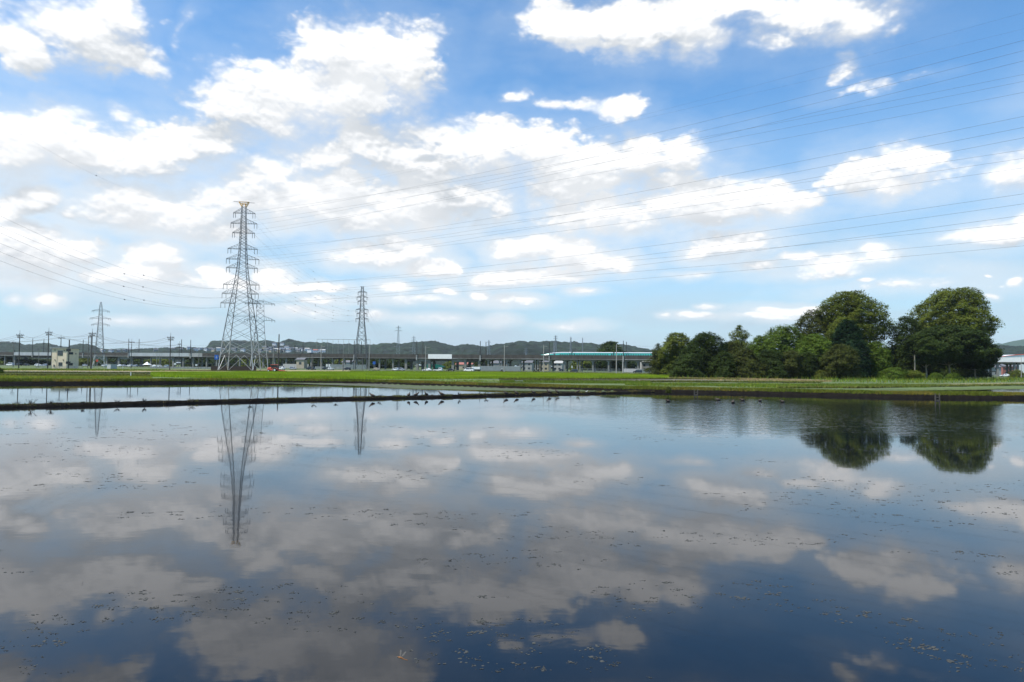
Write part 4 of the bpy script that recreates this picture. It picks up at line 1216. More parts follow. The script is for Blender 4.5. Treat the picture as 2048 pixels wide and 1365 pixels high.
# ------------------------------------------------------------------ utility poles
def upole(px, top, Yd, label, arms_=((0.9, 1.3), (1.7, 1.0)), m_='pole_dark', r_=0.18, extra=None, name='utility_pole', zb=0.4, group='utility poles', rz=0.0, cat='utility pole'):
    p = at(px, top, Yd); H = p.z - zb
    t_ = thing(name, (p.x, p.y, zb), label, cat, group, rz)
    MB().bar((0, 0, -0.1), (0, 0, H - (1.2 if arms_ else 0)), r_ * 1.15, r_ * 0.75, 8).build('pole', m_, t_)
    if arms_:
        MB().bar((0, 0, H - 1.2), (0, 0, H), 0.05, n=6).build('top_spike', m_, t_)
    for dz, L in arms_:
        z = H - 1.1 - dz
        c_ = MB().box(-L, L, -0.09, 0.09, z, z + 0.16).build('crossarm', m_, t_)
        ins = MB()
        for fx in (-0.95, -0.5, 0.5, 0.95):
            ins.bar((fx * L, 0, z + 0.16), (fx * L, 0, z + 0.55), 0.09, n=6)
            ins.bar((fx * L, 0.1, z + 0.02), (fx * L, 0.75, z - 0.05), 0.07, n=5)
        ins.build('insulator', 'pole_dark', c_)
    if extra == 'box':
        for z in extra_z: MB().box(-0.75, 0.75, -0.5, 0.1, z, z + 1.0).build('switch_box', 'black', t_)
    if extra == 'trafo':
        MB().bar((0.55, -0.2, H * 0.55), (0.55, -0.2, H * 0.55 + 1.1), 0.36, n=10).build('transformer', 'pole', t_)
    if extra == 'lamp':
        MB().bar((0, 0, H - 0.9), (1.15, -0.2, H - 0.75), 0.05, n=5).build('lamp_arm', m_, t_)
        MB().box(1.0, 1.65, -0.32, -0.08, H - 0.86, H - 0.68).build('lamp_head', 'pole_light', t_)
    return t_, H
poleL = [(-70, 668, 262, 'leftmost'), (40, 661, 262, 'left of the tan building, cut by its wires'), (98, 656, 262, 'directly left of the tan building'), (185, 658, 262, 'just left of the small pylon'), (341.5, 666, 262, 'alone between the two lit viaduct panels')]
tips = []
for px, top, Yd, n_ in poleL:
    if px < 0:
        tips.append(at(px, top, Yd)); continue
    t_, H = upole(px, top, Yd, 'tall dark double-crossarm utility pole ' + n_)
    tips.append(Vector((t_.location.x, t_.location.y, 0.4 + H)))
upole(122.5, 669.5, 300, 'crossarm pole whose top rises above the tan building roof', ((0.6, 1.4),))
upole(263.8, 678, 330, 'thin crossarm pole between two dark masts', ((0.8, 1.1),), r_=0.15)
upole(389 - 30, 683, 380, 'short thin crossarm pole right of the lone tall pole', ((0.7, 0.8),), r_=0.14)
extra_z = [2.0, 6.9]
upole(138.5, 680, 268, 'plain dark pole with two black boxes in front of the tan building', (), extra='box')
upole(14 * 2, 681, 330, 'pole with bulky transformer at the far left', ((0.4, 0.9),), 'pole', 0.16, 'trafo')
upole(558.2, 669, 258, 'thick plain dark pole beside the red tractor', (), 'pole_dark', 0.24)
t_ = thing('twin_pole', at(178, 737, 300), 'pair of plain poles joined at the top beside the small pylon', 'pole'); t_.location.z = 0.4
Ht = at(178, 672, 300).z - 0.4
for dx_ in (-0.55, 0.55):
    MB().bar((dx_, 0, 0), (dx_, 0, Ht), 0.17, 0.14, 8).build('pole', 'pole', t_)
MB().box(-0.8, 0.8, -0.1, 0.1, Ht - 0.6, Ht - 0.35).build('crossbar', 'pole_dark', t_)
for i, (px, top, Yd, m_, r_, lab, ex) in enumerate([
        (78, 700, 300, 'pole', 0.12, 'short thin pole left of the tan building near parked cars', None), (319, 707, 310, 'pole_light', 0.10, 'left of two slim pale posts in front of the lit viaduct panel', None),
        (314, 706, 310, 'pole_light', 0.12, 'right of two slim pale posts in front of the lit viaduct panel', None), (322.5, 706, 330, 'pole_light', 0.08, 'thin pale post right of the twin posts', None),
        (398, 700, 320, 'pole', 0.11, 'thin post left of the blue traffic sign', None), (547, 690, 330, 'pole_light', 0.14, 'pole behind the tractor cab', None), (548.8, 693, 340, 'pole', 0.1, 'thin pole right beside the pole behind the tractor', None),
        (536, 714, 330, 'pole_light', 0.1, 'short pale post left of the tractor', None), (642.5, 690, 300, 'pole_light', 0.17, 'pale street lamp pole left of the narrow pylon', 'lamp'), (624, 709, 320, 'pole', 0.12, 'short thick post right of the tiny beige house', None),
        (626, 712, 330, 'pole', 0.12, 'second short post right of the tiny beige house', None), (686.7, 708, 300, 'pole', 0.2, 'mid-grey concrete post near the dark blue car', None), (739, 690, 300, 'pole_light', 0.17, 'pale pole at the right foot of the net frame', None),
        (725, 714, 300, 'pole', 0.12, 'short post between the legs of the narrow pylon', None), (851.5, 692, 300, 'pole_light', 0.17, 'pale street lamp pole just left of the white panel', 'lamp'), (1009, 690, 300, 'pole_light', 0.2, 'pale street lamp pole above the grey fence', 'lamp'),
        (1087.5, 690, 300, 'pole_light', 0.2, 'pale street lamp pole in front of the train nose', 'lamp'), (1233, 689, 280, 'pole_light', 0.21, 'rightmost pale street lamp pole in front of the train', 'lamp'), (1246, 712, 300, 'concrete_light', 0.26, 'thick concrete post right of the rightmost lamp pole', None),
        (2042, 712, 290, 'pole_light', 0.12, 'thin lamp pole at the right edge before the white viaduct', None)]):
    upole(px, top, Yd, lab, (), m_, r_, ex, 'street_lamp' if ex == 'lamp' else 'post', group='street lamps along the road' if ex == 'lamp' else 'slim posts along the road', cat='street lamp' if ex == 'lamp' else 'post')
# service wires between the tall poles
for i in range(len(tips) - 1):
    for L, dz in ((-1.2, 1.9), (1.2, 1.9), (0.9, 2.8)):
        a = tips[i] + Vector((L, 0, -dz)); b_ = tips[i + 1] + Vector((L, 0, -dz))
        wire('service_wire', sagpts(a, b_, 1.5 if i < 3 else 2.6, 16), 0.035, '%s service wire strung %s' % ({-1.2: 'upper left', 1.2: 'upper right', 0.9: 'lower'}[L], ['from the left edge to the first tall pole', 'between the first and second tall poles', 'across the front of the tan building', 'from the small pylon to the lone pole'][i]), 'service wires')
a = at(-40, 678, 300); b_ = at(122, 675, 300); c_ = at(263, 684, 330); d_ = at(359, 689, 380)
for nt_, (p, q) in enumerate(((a, b_), (b_, c_), (c_, d_))):
    for o_ in (-0.8, 0.8):
        wire('service_wire', sagpts(p + Vector((o_, 0, 0)), q + Vector((o_, 0, 0)), 1.6, 16), 0.035, '%s low service wire %s' % ('left' if o_ < 0 else 'right', ['from the left edge to the pole behind the tan building', 'passing behind the small left pylon', 'reaching the short pole right of the lone pole'][nt_]), 'service wires')
# driving-range style net frame
nf = thing('net_frame', at(687, 741, 560), 'tall open net frame of thin poles behind the viaduct', 'net frame'); nf.location.z = 0.4
x0n, x1n = at(634, 680, 560).x - nf.location.x, at(740.5, 680, 560).x - nf.location.x
Hn = at(687, 679.5, 560).z - 0.4
for i in range(11):
    x = x0n + (x1n - x0n) * i / 10
    MB().bar((x, 0, 0), (x, 0, Hn), 0.10, n=5).build('pole', 'pole_light', nf)
MB().bar((x0n, 0, Hn), (x1n, 0, Hn), 0.13, n=5).build('top_rail', 'steel_dark', nf)
# ------------------------------------------------------------------ tan building
def gz(p, z=0.4):
    p = p.copy(); p.z = z; return p
BYd = 283.0
bc = gz(at(132.5, 736, BYd))
bz_top = at(132, 697.5, BYd).z - 0.4
tb_ = thing('pump_house', bc, 'tan flat-roofed two-storey utility building with two small front windows', 'building', rz=R(-7))
# local: the near corner is the origin, left face runs to -x, right face to +y
LW, RW = 6.7, 6.7
# the corner looks at the camera: rotate so that -x goes left/back, +y goes right/back
MB().box(-LW, 0, 0, RW, 0, bz_top).build('wall', 'tan', tb_)
MB().box(-LW - 0.7, 0.3, -0.45, RW + 0.3, bz_top + 0.01, bz_top + 0.35).build('roof_slab', 'concrete_light', tb_)
for (x, z0, z1, w) in ((-2.9, 5.55, 7.35, 2.0), (-2.7, 1.2, 2.5, 1.5)):
    f_ = MB().box(x - w / 2 - 0.1, x + w / 2 + 0.1, -0.10, -0.003, z0 - 0.1, z1 + 0.1).build('window', 'steel_dark', tb_)
    MB().box(x - w / 2, x - 0.05, -0.13, -0.101, z0, z1).box(x + 0.05, x + w / 2, -0.13, -0.101, z0, z1).build('pane', 'glass', f_)
for (y, z0, z1, w) in ((2.2, 5.9, 6.9, 2.4), (2.2, 1.3, 2.4, 2.4)):
    f_ = MB().box(0.003, 0.10, y - w / 2, y + w / 2, z0, z1).build('window', 'steel_dark', tb_)
    MB().box(0.101, 0.12, y - w / 2 + 0.1, y + w / 2 - 0.1, z0 + 0.1, z1 - 0.1).build('pane', 'glass', f_)
MB().box(0.003, 0.08, 4.8, 5.2, 6.0, 6.6).build('vent', 'black', tb_)
for x, z in ((-5.2, 3.4), (-1.4, 3.4), (-5.3, 7.5), (-1.1, 7.4)):
    MB().box(x - 0.18, x + 0.18, -0.25, 0, z, z + 0.35).build('wall_lamp', 'wood', tb_)
MB().bar((-4.4, -0.1, 0.2), (-4.4, -0.1, bz_top - 0.2), 0.07, n=5).build('downpipe', 'tan', tb_)
MB().box(-5.6, -5.3, -0.4, 0, 0.7, 1.6).build('meter_box', 'steel_dark', tb_)
def rail_fence(name, label, a, b_, h, m_, post=2.2, solid=False, cat='fence', group=None):
    a, b_ = gz(a), gz(b_)
    d = b_ - a; L = d.length
    t_ = thing(name, a, label, cat, group, math.atan2(d.y, d.x))
    pn = MB()
    if solid:
        pn.box(0, L, -0.04, 0.04, 0.05, h)
        k = 0.0
        while k < L: pn.box(k, k + 0.08, -0.08, -0.04, 0.05, h - 0.05); k += 0.9
        pn.build('panel', m_, t_)
    else:
        for z in (0.15, h * 0.5, h - 0.08): pn.box(0, L, -0.03, 0.03, z, z + 0.08)
        k = 0.0
        while k < L: pn.box(k, k + 0.03, -0.015, 0.015, 0.1, h); k += 0.25
        pn.build('railing', m_, t_)
    n_ = min(60, max(2, int(L / post)))
    for i in range(n_ + 1):
        MB().box(L * i / n_ - 0.06, L * i / n_ + 0.06, 0.05, 0.17, 0, h + 0.05).build('post', m_, t_)
    return t_
rail_fence('railing', 'low pale railing around the foot of the tan building', at(72, 737, 276), at(164, 737, 276), 1.15, 'concrete_light', 3)
rail_fence('retaining_fence', 'dark brown solid fence around the base of the tallest pylon', at(422, 741, 272), at(512, 741, 272), 1.75, 'darkfence', 3, True)
rail_fence('boundary_wall', 'long pale beige boundary wall behind the cars, right of the tractor', at(566, 740, 455), at(617, 740, 448), 2.9, 'roof_light', 8, True, 'wall')
rail_fence('sheet_fence', 'grey-green sheet fence below the narrow pylon', at(661, 741, 440), at(733, 741, 436), 2.9, 'greyfence', 4, True)
rail_fence('sheet_fence', 'grey sheet fence in front of the arched piers', at(961, 742, 408), at(1041, 742, 400), 2.8, 'greyfence', 4, True)
rail_fence('railing', 'thin grey railing between the piers below the train', at(1160, 742, 395), at(1240, 742, 388), 1.9, 'greyfence', 4)
rail_fence('sheet_fence', 'pale green-grey fence at the right end of the viaduct by the trees', at(1247, 743, 388), at(1283, 743, 384), 2.1, 'roof_light', 4, True)
rail_fence('sheet_fence', 'grey fence directly beside the first bushes', at(1284, 743, 384), at(1330, 743, 382), 1.9, 'greyfence', 4, True)
rail_fence('guard_rail', 'low pale roadside guard rail left of the dark brown fence', at(300, 739, 345), at(422, 739, 345), 0.9, 'concrete_light', 5, True, 'guard rail')
rail_fence('railing', 'low pale fence strip between narrow pylon and beige wall', at(630, 741, 420), at(700, 741, 420), 1.5, 'concrete_light', 4, True)
# road
rd = MB()
ra = [gz(p, 0.404) for p in (at(-900, 737, 505), at(-900, 737, 490))]
L0 = vinv(S0 - 60, -14, 0.43); L1 = vinv(S1 + 60, -14, 0.43); L2 = vinv(S1 + 60, -70, 0.43); L3 = vinv(S0 - 60, -70, 0.43)
for (o0, o1) in ((-24, -17), (-75, -68)):
    r_ = MB().quad(vinv(S0 - 60, o0, 0.47), vinv(S1 + 60, o0, 0.47), vinv(S1 + 60, o1, 0.47), vinv(S0 - 60, o1, 0.47)).build('road', 'asphalt')
    tag(r_, kind='structure')
    ln = MB().quad(vinv(S0 - 60, o1 - 0.35, 0.474), vinv(S1 + 60, o1 - 0.35, 0.474), vinv(S1 + 60, o1 - 0.2, 0.474), vinv(S0 - 60, o1 - 0.2, 0.474)).build('road_marking', 'white')
    tag(ln, kind='structure')
# ------------------------------------------------------------------ cars
def vehicle(kind, label, px, Yd, w_px, paint, face=-1, zb=0.47):
    """face -1: nose points left in the picture"""
    p = at(px, 740, Yd)
    L = w_px * Yd / FPX
    t_ = thing('parked_car' if kind != 'truck' else 'small_truck', (p.x, p.y, zb), label, 'car' if kind != 'truck' else 'truck', 'cars on the road and car park', vang + (math.pi if face > 0 else 0))
    W = 1.7
    # side profile, nose at -x
    P_ = {'sedan': (1.45, [(-.5, .35), (-.5, .62), (-.47, .72), (-.22, .86), (-.08, 1.38), (.18, 1.45), (.36, .98), (.49, .92), (.5, .55), (.49, .3)]),
          'hatch': (1.5, [(-.5, .35), (-.5, .7), (-.27, .92), (-.12, 1.42), (.10, 1.5), (.40, 1.42), (.48, .95), (.5, .6), (.49, .3)]),
          'van': (1.9, [(-.5, .35), (-.5, .85), (-.40, 1.05), (-.24, 1.78), (-.1, 1.9), (.46, 1.86), (.5, 1.0), (.5, .3)]),
          'kei': (1.7, [(-.5, .35), (-.5, .85), (-.38, 1.0), (-.22, 1.62), (0, 1.72), (.45, 1.66), (.5, .95), (.5, .3)]),
          'suv': (1.8, [(-.5, .4), (-.5, .85), (-.25, 1.05), (-.12, 1.68), (.1, 1.8), (.42, 1.74), (.5, 1.1), (.5, .35)]),
          'truck': (1.75, [(-.5, .35), (-.5, .9), (-.42, 1.7), (-.36, 1.78), (-.15, 1.76), (-.14, .85), (.5, .85), (.5, .5), (.49, .4)])}[kind][1]
    prof = [(a * L, z) for a, z in P_]
    def ringy(y, ins):
        cz = 0.8
        return [(a * (1 - ins * 0.03), y * (1 - (0.16 if z > 1.0 else 0.0)), z) for a, z in prof]
    body = MB().loft([ringy(-W / 2, 1), ringy(-W / 2 + 0.12, 0), ringy(W / 2 - 0.12, 0), ringy(W / 2, 1)])
    body.build('body', paint, t_)
    # glass on both sides, front and rear
    zt = max(z for _, z in P_)
    za, zc = (0.95, zt - 0.12) if kind != 'van' else (1.08, zt - 0.2)
    up = [a for a, z in P_ if z > zt - 0.2]
    xa, xb = min(up) * L, max(up) * L
    if kind == 'truck': xa, xb = -.40 * L, -.17 * L
    gl = MB()
    for sg in (-1, 1):
        y0, y1 = sg * (W / 2 * 0.87), sg * (W / 2 * 0.865)
        lean = 0.25 if kind != 'van' else 0.3
        mid = (xa + xb) / 2
        for (u, v_) in (((xa - lean, mid - 0.05), (xa + 0.05, mid - 0.05)), ((mid + 0.05, xb + 0.05), (mid + 0.05, xb - 0.1))):
            pts = [(u[0], sg * W / 2 * 0.94, za), (u[1], sg * W / 2 * 0.94, za), (v_[1], sg * W / 2 * 0.875, zc), (v_[0], sg * W / 2 * 0.875, zc)]
            q_ = [(a, y + sg * 0.03, z) for a, y, z in pts]
            gl.loft([pts, q_])
    gl.build('side_windows', 'glass', t_)
    fw = MB()
    wz = (za + 0.02, zc)
    fr = [(a * L, z) for a, z in P_ if a < 0.05]
    a0 = [q_ for q_ in fr if q_[1] <= 1.06][-1]; a1 = [q_ for q_ in fr if q_[1] > 1.06]
    if a1:
        a1 = a1[0]
        fw.loft([[(a0[0] - 0.02, y, a0[1] + 0.03), (a1[0] - 0.02, y * 0.86, a1[1]), (a1[0] - 0.06, y * 0.86, a1[1]), (a0[0] - 0.06, y, a0[1] + 0.03)] for y in (-0.68, 0.68)])
        fw.build('windscreen', 'glass', t_)
    for fx in (-0.32, 0.31):
        for sg in (-1, 1):
            w_ = MB().bar((fx * L, sg * 0.62, 0.31), (fx * L, sg * 0.87, 0.31), 0.31, n=12).build('wheel', 'tyre', t_)
            MB().bar((fx * L, sg * 0.871, 0.31), (fx * L, sg * 0.885, 0.31), 0.18, n=8).build('rim', 'silver', w_)
    for sg in (-1, 1):
        MB().box(-L * .5 - 0.02, -L * .5 + 0.08, sg * .6 - .18, sg * .6 + .18, .58, .72).build('headlight', 'whitepanel', t_)
    return t_
carlist = [('van', 'white van standing leftmost in the car park', 20, 430, 16, 'carwhite', -1), ('kei', 'dark boxy car right of the leftmost white van', 37, 430, 12, 'carblack', -1), ('sedan', 'dark low sedan parked below the lit viaduct panel', 52, 430, 13, 'carblack', 1),
           ('hatch', 'white hatchback parked left of the tan building railing', 76, 420, 13, 'carwhite', 1), ('hatch', 'silver hatchback between two poles left of the tan building', 89, 425, 11, 'silver', -1), ('hatch', 'silver small car parked right behind the tan building', 170, 430, 9, 'silver', 1),
           ('hatch', 'white car with dark windows left of the white shed', 208, 440, 10, 'carwhite', -1), ('sedan', 'white car seen just right of the white shed', 238, 440, 10, 'carwhite', -1), ('hatch', 'silver car second to the right of the white shed', 248, 440, 9, 'silver', 1),
           ('kei', 'white boxy car behind the thin crossarm pole', 259, 440, 9, 'carwhite', -1), ('hatch', 'silver car parked below the second lit viaduct panel', 270, 440, 10, 'silver', -1), ('hatch', 'black car left of the white tent', 282, 440, 9, 'carblack', 1),
           ('sedan', 'white low car right of the white tent', 307, 440, 10, 'carwhite', -1), ('hatch', 'white car between the tent and the lone tall pole', 319, 440, 9, 'carwhite', 1), ('hatch', 'silver hatchback nearest the lone tall pole', 332, 440, 10, 'silver', -1),
           ('kei', 'white boxy van half hidden behind the dark pole by the tractor', 563, 330, 13.5, 'carwhite', 1), ('hatch', 'silver hatchback in front of the beige boundary wall', 586, 335, 13, 'silver', 1), ('suv', 'black boxy car at the right end of the beige wall', 619, 335, 12, 'carblack', -1),
           ('sedan', 'small dark car directly right of the black boxy one', 627, 336, 7, 'carblack', 1), ('suv', 'black van below the two white square signs', 651, 345, 13, 'carblack', -1), ('truck', 'low white pickup between the white signs and the concrete post', 662, 332, 11, 'carwhite', -1),
           ('hatch', 'dark blue car right of the mid-grey concrete post', 694.5, 335, 14, 'carblack', -1), ('sedan', 'beige-white low car below the small blue sign', 753, 345, 13, 'beige', 1), ('hatch', 'white hatchback left of a grey one, left of the green sheets', 790.5, 335, 12.5, 'carwhite', -1),
           ('hatch', 'grey hatchback right of the white hatchback', 803, 337, 13, 'silver', 1), ('sedan', 'white sedan behind the street lamp pole left of the green tent', 854, 330, 18.5, 'carwhite', -1), ('truck', 'white pickup truck in front of the green sheet tent', 876, 328, 18, 'carwhite', 1),
           ('sedan', 'black sedan right of the white pickup truck', 901, 332, 16.5, 'carblack', -1), ('van', 'large white minivan left of the white trailer', 938, 325, 20.5, 'carwhite', -1), ('suv', 'black boxy car below the second train car', 1148, 330, 15.5, 'carblack', -1),
           ('hatch', 'black hatchback between two piers below the train nose', 1122, 400, 8, 'carblack', -1), ('suv', 'black car with bright headlamps just left of the first bushes', 1275, 322, 18, 'carblack', -1),
           ('sedan', 'white car far right under the pale viaduct', 2010, 330, 17, 'carwhite', -1), ('van', 'white van cut by the right edge', 2050, 300, 22, 'carwhite', -1)]
for kind, lab, px, Yd, wp, paint, face in carlist:
    vehicle(kind, lab, px, Yd, wp, paint, face)
# white trailer right of the minivan
t_ = thing('box_trailer', gz(at(953, 742, 335), 0.47), 'white-topped long trailer between minivan and grey fence', 'trailer', rz=vang)
MB().box(-2.0, 2.0, -1, 1, 1.1, 2.3).build('box', 'carwhite', t_)
MB().box(-1.9, 1.9, -0.9, 0.9, 0.35, 1.08).build('chassis', 'black', t_)
for x in (-1.3, 1.2):
    MB().bar((x, -0.98, 0.32), (x, 0.98, 0.32), 0.32, n=10).build('wheel', 'tyre', t_)
# people on scooters: dark riders with white helmets
def rider(px, Yd, label):
    t_ = thing('scooter', gz(at(px, 742, Yd), 0.47), label, 'scooter', 'scooters with riders on the road', vang)
    MB().loft([[(x, y, z) for y, z in ((-.18, .35), (.18, .35), (.22, .7), (-.22, .7))] for x in (-0.6, -0.1, 0.5)]).build('body', 'carblack', t_)
    for x in (-0.62, 0.58):
        MB().bar((x, -0.06, 0.26), (x, 0.06, 0.26), 0.26, n=12).build('wheel', 'tyre', t_)
    MB().bar((-0.6, 0, 0.3), (-0.42, 0, 1.05), 0.05).bar((-0.42, -0.32, 1.05), (-0.42, 0.32, 1.05), 0.025).build('handlebar', 'steel_dark', t_)
    loc = Vector(t_.location)
    # rider: one skinned body, seated, arms to the bar
    js = {'pelvis': (0.12, 0, 0.82), 'waist': (0.10, 0, 1.0), 'chest': (0.04, 0, 1.25), 'neck': (0.0, 0, 1.42), 'head': (-0.02, 0, 1.56), 'headt': (-0.02, 0, 1.66)}
    V = [js[k] for k in ('pelvis', 'waist', 'chest', 'neck', 'head', 'headt')]; E = [(0, 1), (1, 2), (2, 3), (3, 4), (4, 5)]; Rr = [.15, .14, .17, .07, .10, .08]
    for sg in (-1, 1):
        k = len(V)
        V += [(0.04, sg * .18, 1.34), (-.1, sg * .24, 1.12), (-.38, sg * .28, 1.08)]; Rr += [.07, .055, .045]; E += [(2, k), (k, k + 1), (k + 1, k + 2)]
        k = len(V)
        V += [(0.1, sg * .1, .80), (-.30, sg * .17, .78), (-.25, sg * .16, .42), (-.38, sg * .16, .36)]; Rr += [.10, .08, .055, .05]; E += [(0, k), (k, k + 1), (k + 1, k + 2), (k + 2, k + 3)]
    me = D.meshes.new('person'); me.from_pydata(V, E, [])
    o = link('person', me, 'carblack')
    sk = o.modifiers.new('skin', 'SKIN')
    for i, r_ in enumerate(Rr): me.skin_vertices[0].data[i].radius = (r_, r_)
    me.skin_vertices[0].data[0].use_root = True
    ss_ = o.modifiers.new('sub', 'SUBSURF'); ss_.levels = 1; ss_.render_levels = 1
    o.location = loc; o.rotation_euler = (0, 0, vang)
    tag(o, 'person in dark clothes and white helmet on the ' + label.split(' ')[0] + ' scooter', 'person', 'riders')
    hm = MB(); N = 10
    hm.loft([[(-0.02 + .155 * math.cos(a) * math.cos(e), .145 * math.sin(a) * math.cos(e), 1.60 + .15 * math.sin(e)) for a in [2 * math.pi * i / N for i in range(N)]] for e in (-.5, 0, .5, 1.0, 1.4)])
    hm.build('helmet', 'white', o, smooth=True)
rider(1004, 322, 'leftmost scooter before the grey fence, left of a street lamp')
rider(1069, 330, 'middle scooter on the road left of the train nose')
rider(1076, 334, 'rightmost scooter on the road below the train nose')
# white tent
t_ = thing('white_tent', gz(at(294, 738, 400)), 'white pointed canopy tent in the car park', 'tent')
MB().loft([[(x, y, z) for x, y in ((-s, -s), (s, -s), (s, s), (-s, s))] for s, z in ((1.9, 1.6), (1.2, 2.0), (0.15, 3.2))]).build('canopy', 'white', t_)
for x in (-1.7, 1.7):
    for y in (-1.7, 1.7):
        MB().bar((x, y, 0), (x, y, 1.7), 0.05).build('leg', 'steel', t_)
# white shed
t_ = thing('shed', gz(at(224.5, 737, 290)), 'small white flat-roofed shed with open doorway', 'shed', rz=R(-30))
MB().box(-1.6, 1.1, -1.3, 1.3, 0, 1.95).build('wall', 'panel', t_)
MB().box(-1.75, 1.2, -1.4, 1.4, 1.96, 2.08).build('roof', 'panel', t_)
MB().box(-1.63, -1.60, -0.7, 0.5, 0.05, 1.3).build('door', 'glass', t_)
MB().box(-1.64, -1.60, -1.2, -0.8, 0.0, 1.9).box(-1.64, -1.60, 0.6, 1.2, 0.0, 1.9).build('door_frame', 'white', t_)
# signs
def sign(label, px, y0, y1, x0, x1, Yd, m_, two=False):
    c = at((x0 + x1) / 2, (y0 + y1) / 2, Yd); w = (x1 - x0) * Yd / FPX; h = (y1 - y0) * Yd / FPX
    t_ = thing('road_sign', (c.x, c.y, 0.4), label, 'sign')
    MB().bar((0, 0.08, 0), (0, 0.08, c.z - 0.4 + h / 2), 0.09, n=6).build('pole', 'pole_light', t_)
    MB().box(-w / 2, w / 2, -0.04, 0.0, c.z - 0.4 - h / 2, c.z - 0.4 + h / 2).build('board', m_, t_, bevel=0.01)
    return t_, w, c.z - 0.4, h
t_, w, z, h = sign('large blue direction sign left of the tallest pylon', 433, 710.3, 719.6, 429, 437, 330, 'signblue')
MB().box(-0.06, 0.06, -0.06, -0.041, z - h * .3, z + h * .3).box(-0.5, 0.5, -0.06, -0.041, z - 0.05, z + 0.05).build('arrow_marking', 'white', t_)
sign('small blue sign below the right foot of the net frame', 748, 723.5, 729.3, 745.5, 751, 330, 'signblue')
sign('left of two small white square signs beside a street lamp', 654, 728.7, 733.8, 652.0, 655.6, 330, 'white')
sign('right of two small white square signs beside a street lamp', 659, 728.7, 733.8, 657.0, 660.6, 330, 'white')
sign('small white board near the lone tall pole', 350, 726.8, 730.2, 348, 352.4, 345, 'white')
sign('small white board low beside the guard rail, right of the thin pole', 392, 729, 732, 390.6, 394.8, 345, 'white')
sign('small red sign at the foot of the small left pylon', 194, 719.8, 724, 192, 196.5, 320, 'red')
sign('tall narrow white sign between piers below the train', 1144, 732, 736.6, 1143, 1145, 372, 'white')
# little beige house under the viaduct, buildings seen between the piers
house('tiny beige house with dark roof and square window under the viaduct', gz(at(603.5, 740, 440)), 5.6, 4, 5.6, 'beige', 'roof_grey', vang, None, False)
hb = D.objects[[o.name for o in D.objects if o.name.startswith('house')][-1]]
MB().box(-0.9, 0.9, -2.06, -2.0, 2.6, 4.2).build('window', 'glass', hb)
house('beige house with brown eaves seen between piers below the train nose', gz(at(1090, 740, 450)), 6.0, 6, 5.6, 'beige', 'roof_grey', vang, None)
house('cream house with pale gable roof framed by the piers', gz(at(1117, 740, 455)), 6.0, 6, 5.0, 'roof_light', 'roof_light', vang, None)
house('grey-roofed house seen through the arch left of the train nose', gz(at(1056, 740, 470)), 7, 6, 5.2, 'concrete_light', 'roof_grey', vang, None)
house('white-gabled house behind the last pier before the bushes', gz(at(1293, 740, 420)), 7.5, 6, 6.2, 'roof_light', 'roof_light', vang + 0.3, None)
house('low building with faded red roof right of the green tent', gz(at(925, 740, 520)), 9, 6, 3.6, 'beige', 'roof_red', vang, None)
house('small shop with red roof right behind the pier', gz(at(941, 740, 520)), 4, 5, 3.8, 'beige', 'roof_red', vang, None)
house('grey house with long roof seen through two arches', gz(at(1000, 740, 470)), 11, 7, 4.6, 'concrete_light', 'roof_grey', vang, None)
house('small orange-fronted shop under the pale viaduct at the right edge', gz(at(2012, 740, 430)), 9, 7, 5.6, 'roof_red', 'roof_grey', 0, None)
house('grey shed half hidden at the foot of the big right tree', gz(at(1978, 740, 420)), 10, 7, 5.0, 'concrete_light', 'roof_grey', 0, None)
house('pale house seen below the girder left of the concrete post', gz(at(697, 740, 520)), 8, 6, 4.4, 'concrete_light', 'roof_grey', vang, None)
# big white curved roof beyond the viaduct at the right edge
t_ = thing('warehouse', gz(at(2050, 735, 520)), 'large white hall with curved roof edged in red at the right edge', 'building')
zt = at(2040, 709, 520).z - 0.4
MB().box(-19, 30, 0, 20, 0, zt - 2.4).build('wall', 'white', t_)
MB().prism([(-19 + 49 * i / 16, zt - 2.4 + 2.4 * math.sin(math.pi * (0.02 + 0.96 * i / 16)) ** 0.8) for i in range(17)] + [(30, zt - 2.45), (-19, zt - 2.45)], -0.6, 21, 'y').build('roof', 'white', t_)
MB().tube([(-19 + 49 * i / 16, -0.7, zt - 2.4 + 2.4 * math.sin(math.pi * (0.02 + 0.96 * i / 16)) ** 0.8) for i in range(17)], 0.22, 5).build('red_edge', 'red', t_)
# green sheet tent
t_ = thing('green_tent', gz(at(871, 740, 440)), 'bright green sheet tent with sloping roof seen through the viaduct', 'tent', rz=vang)
k = 440 / FPX
MB().loft([[((x - 871) * k, y, (738 - z) * k + 0.0) for x, z in ((869.5, 727), (872, 726.3), (880, 728), (890, 731.8), (884, 733.5), (871, 735.8))] for y in (0, 3)]).build('roof_sheet', 'greensheet', t_)
MB().box((870 - 871) * k, (880 - 871) * k, 0.2, 2.8, 0, 1.0).build('base', 'concrete', t_)
t_ = thing('green_screen', gz(at(859, 740, 440)), 'green sheet screen standing left of the green tent', 'screen', rz=vang)
MB().loft([[((x - 859) * k, y, (738 - z) * k) for x, z in ((853, 736), (853, 727.5), (856, 726.5), (865, 727.3), (865, 736))] for y in (0, 0.4)]).build('sheet', 'greensheet', t_)
MB().bar((-1.9, 0.2, 0), (-1.9, 0.2, 3.5), 0.08).bar((1.9, 0.2, 0), (1.9, 0.2, 3.3), 0.08).build('frame', 'steel', t_)
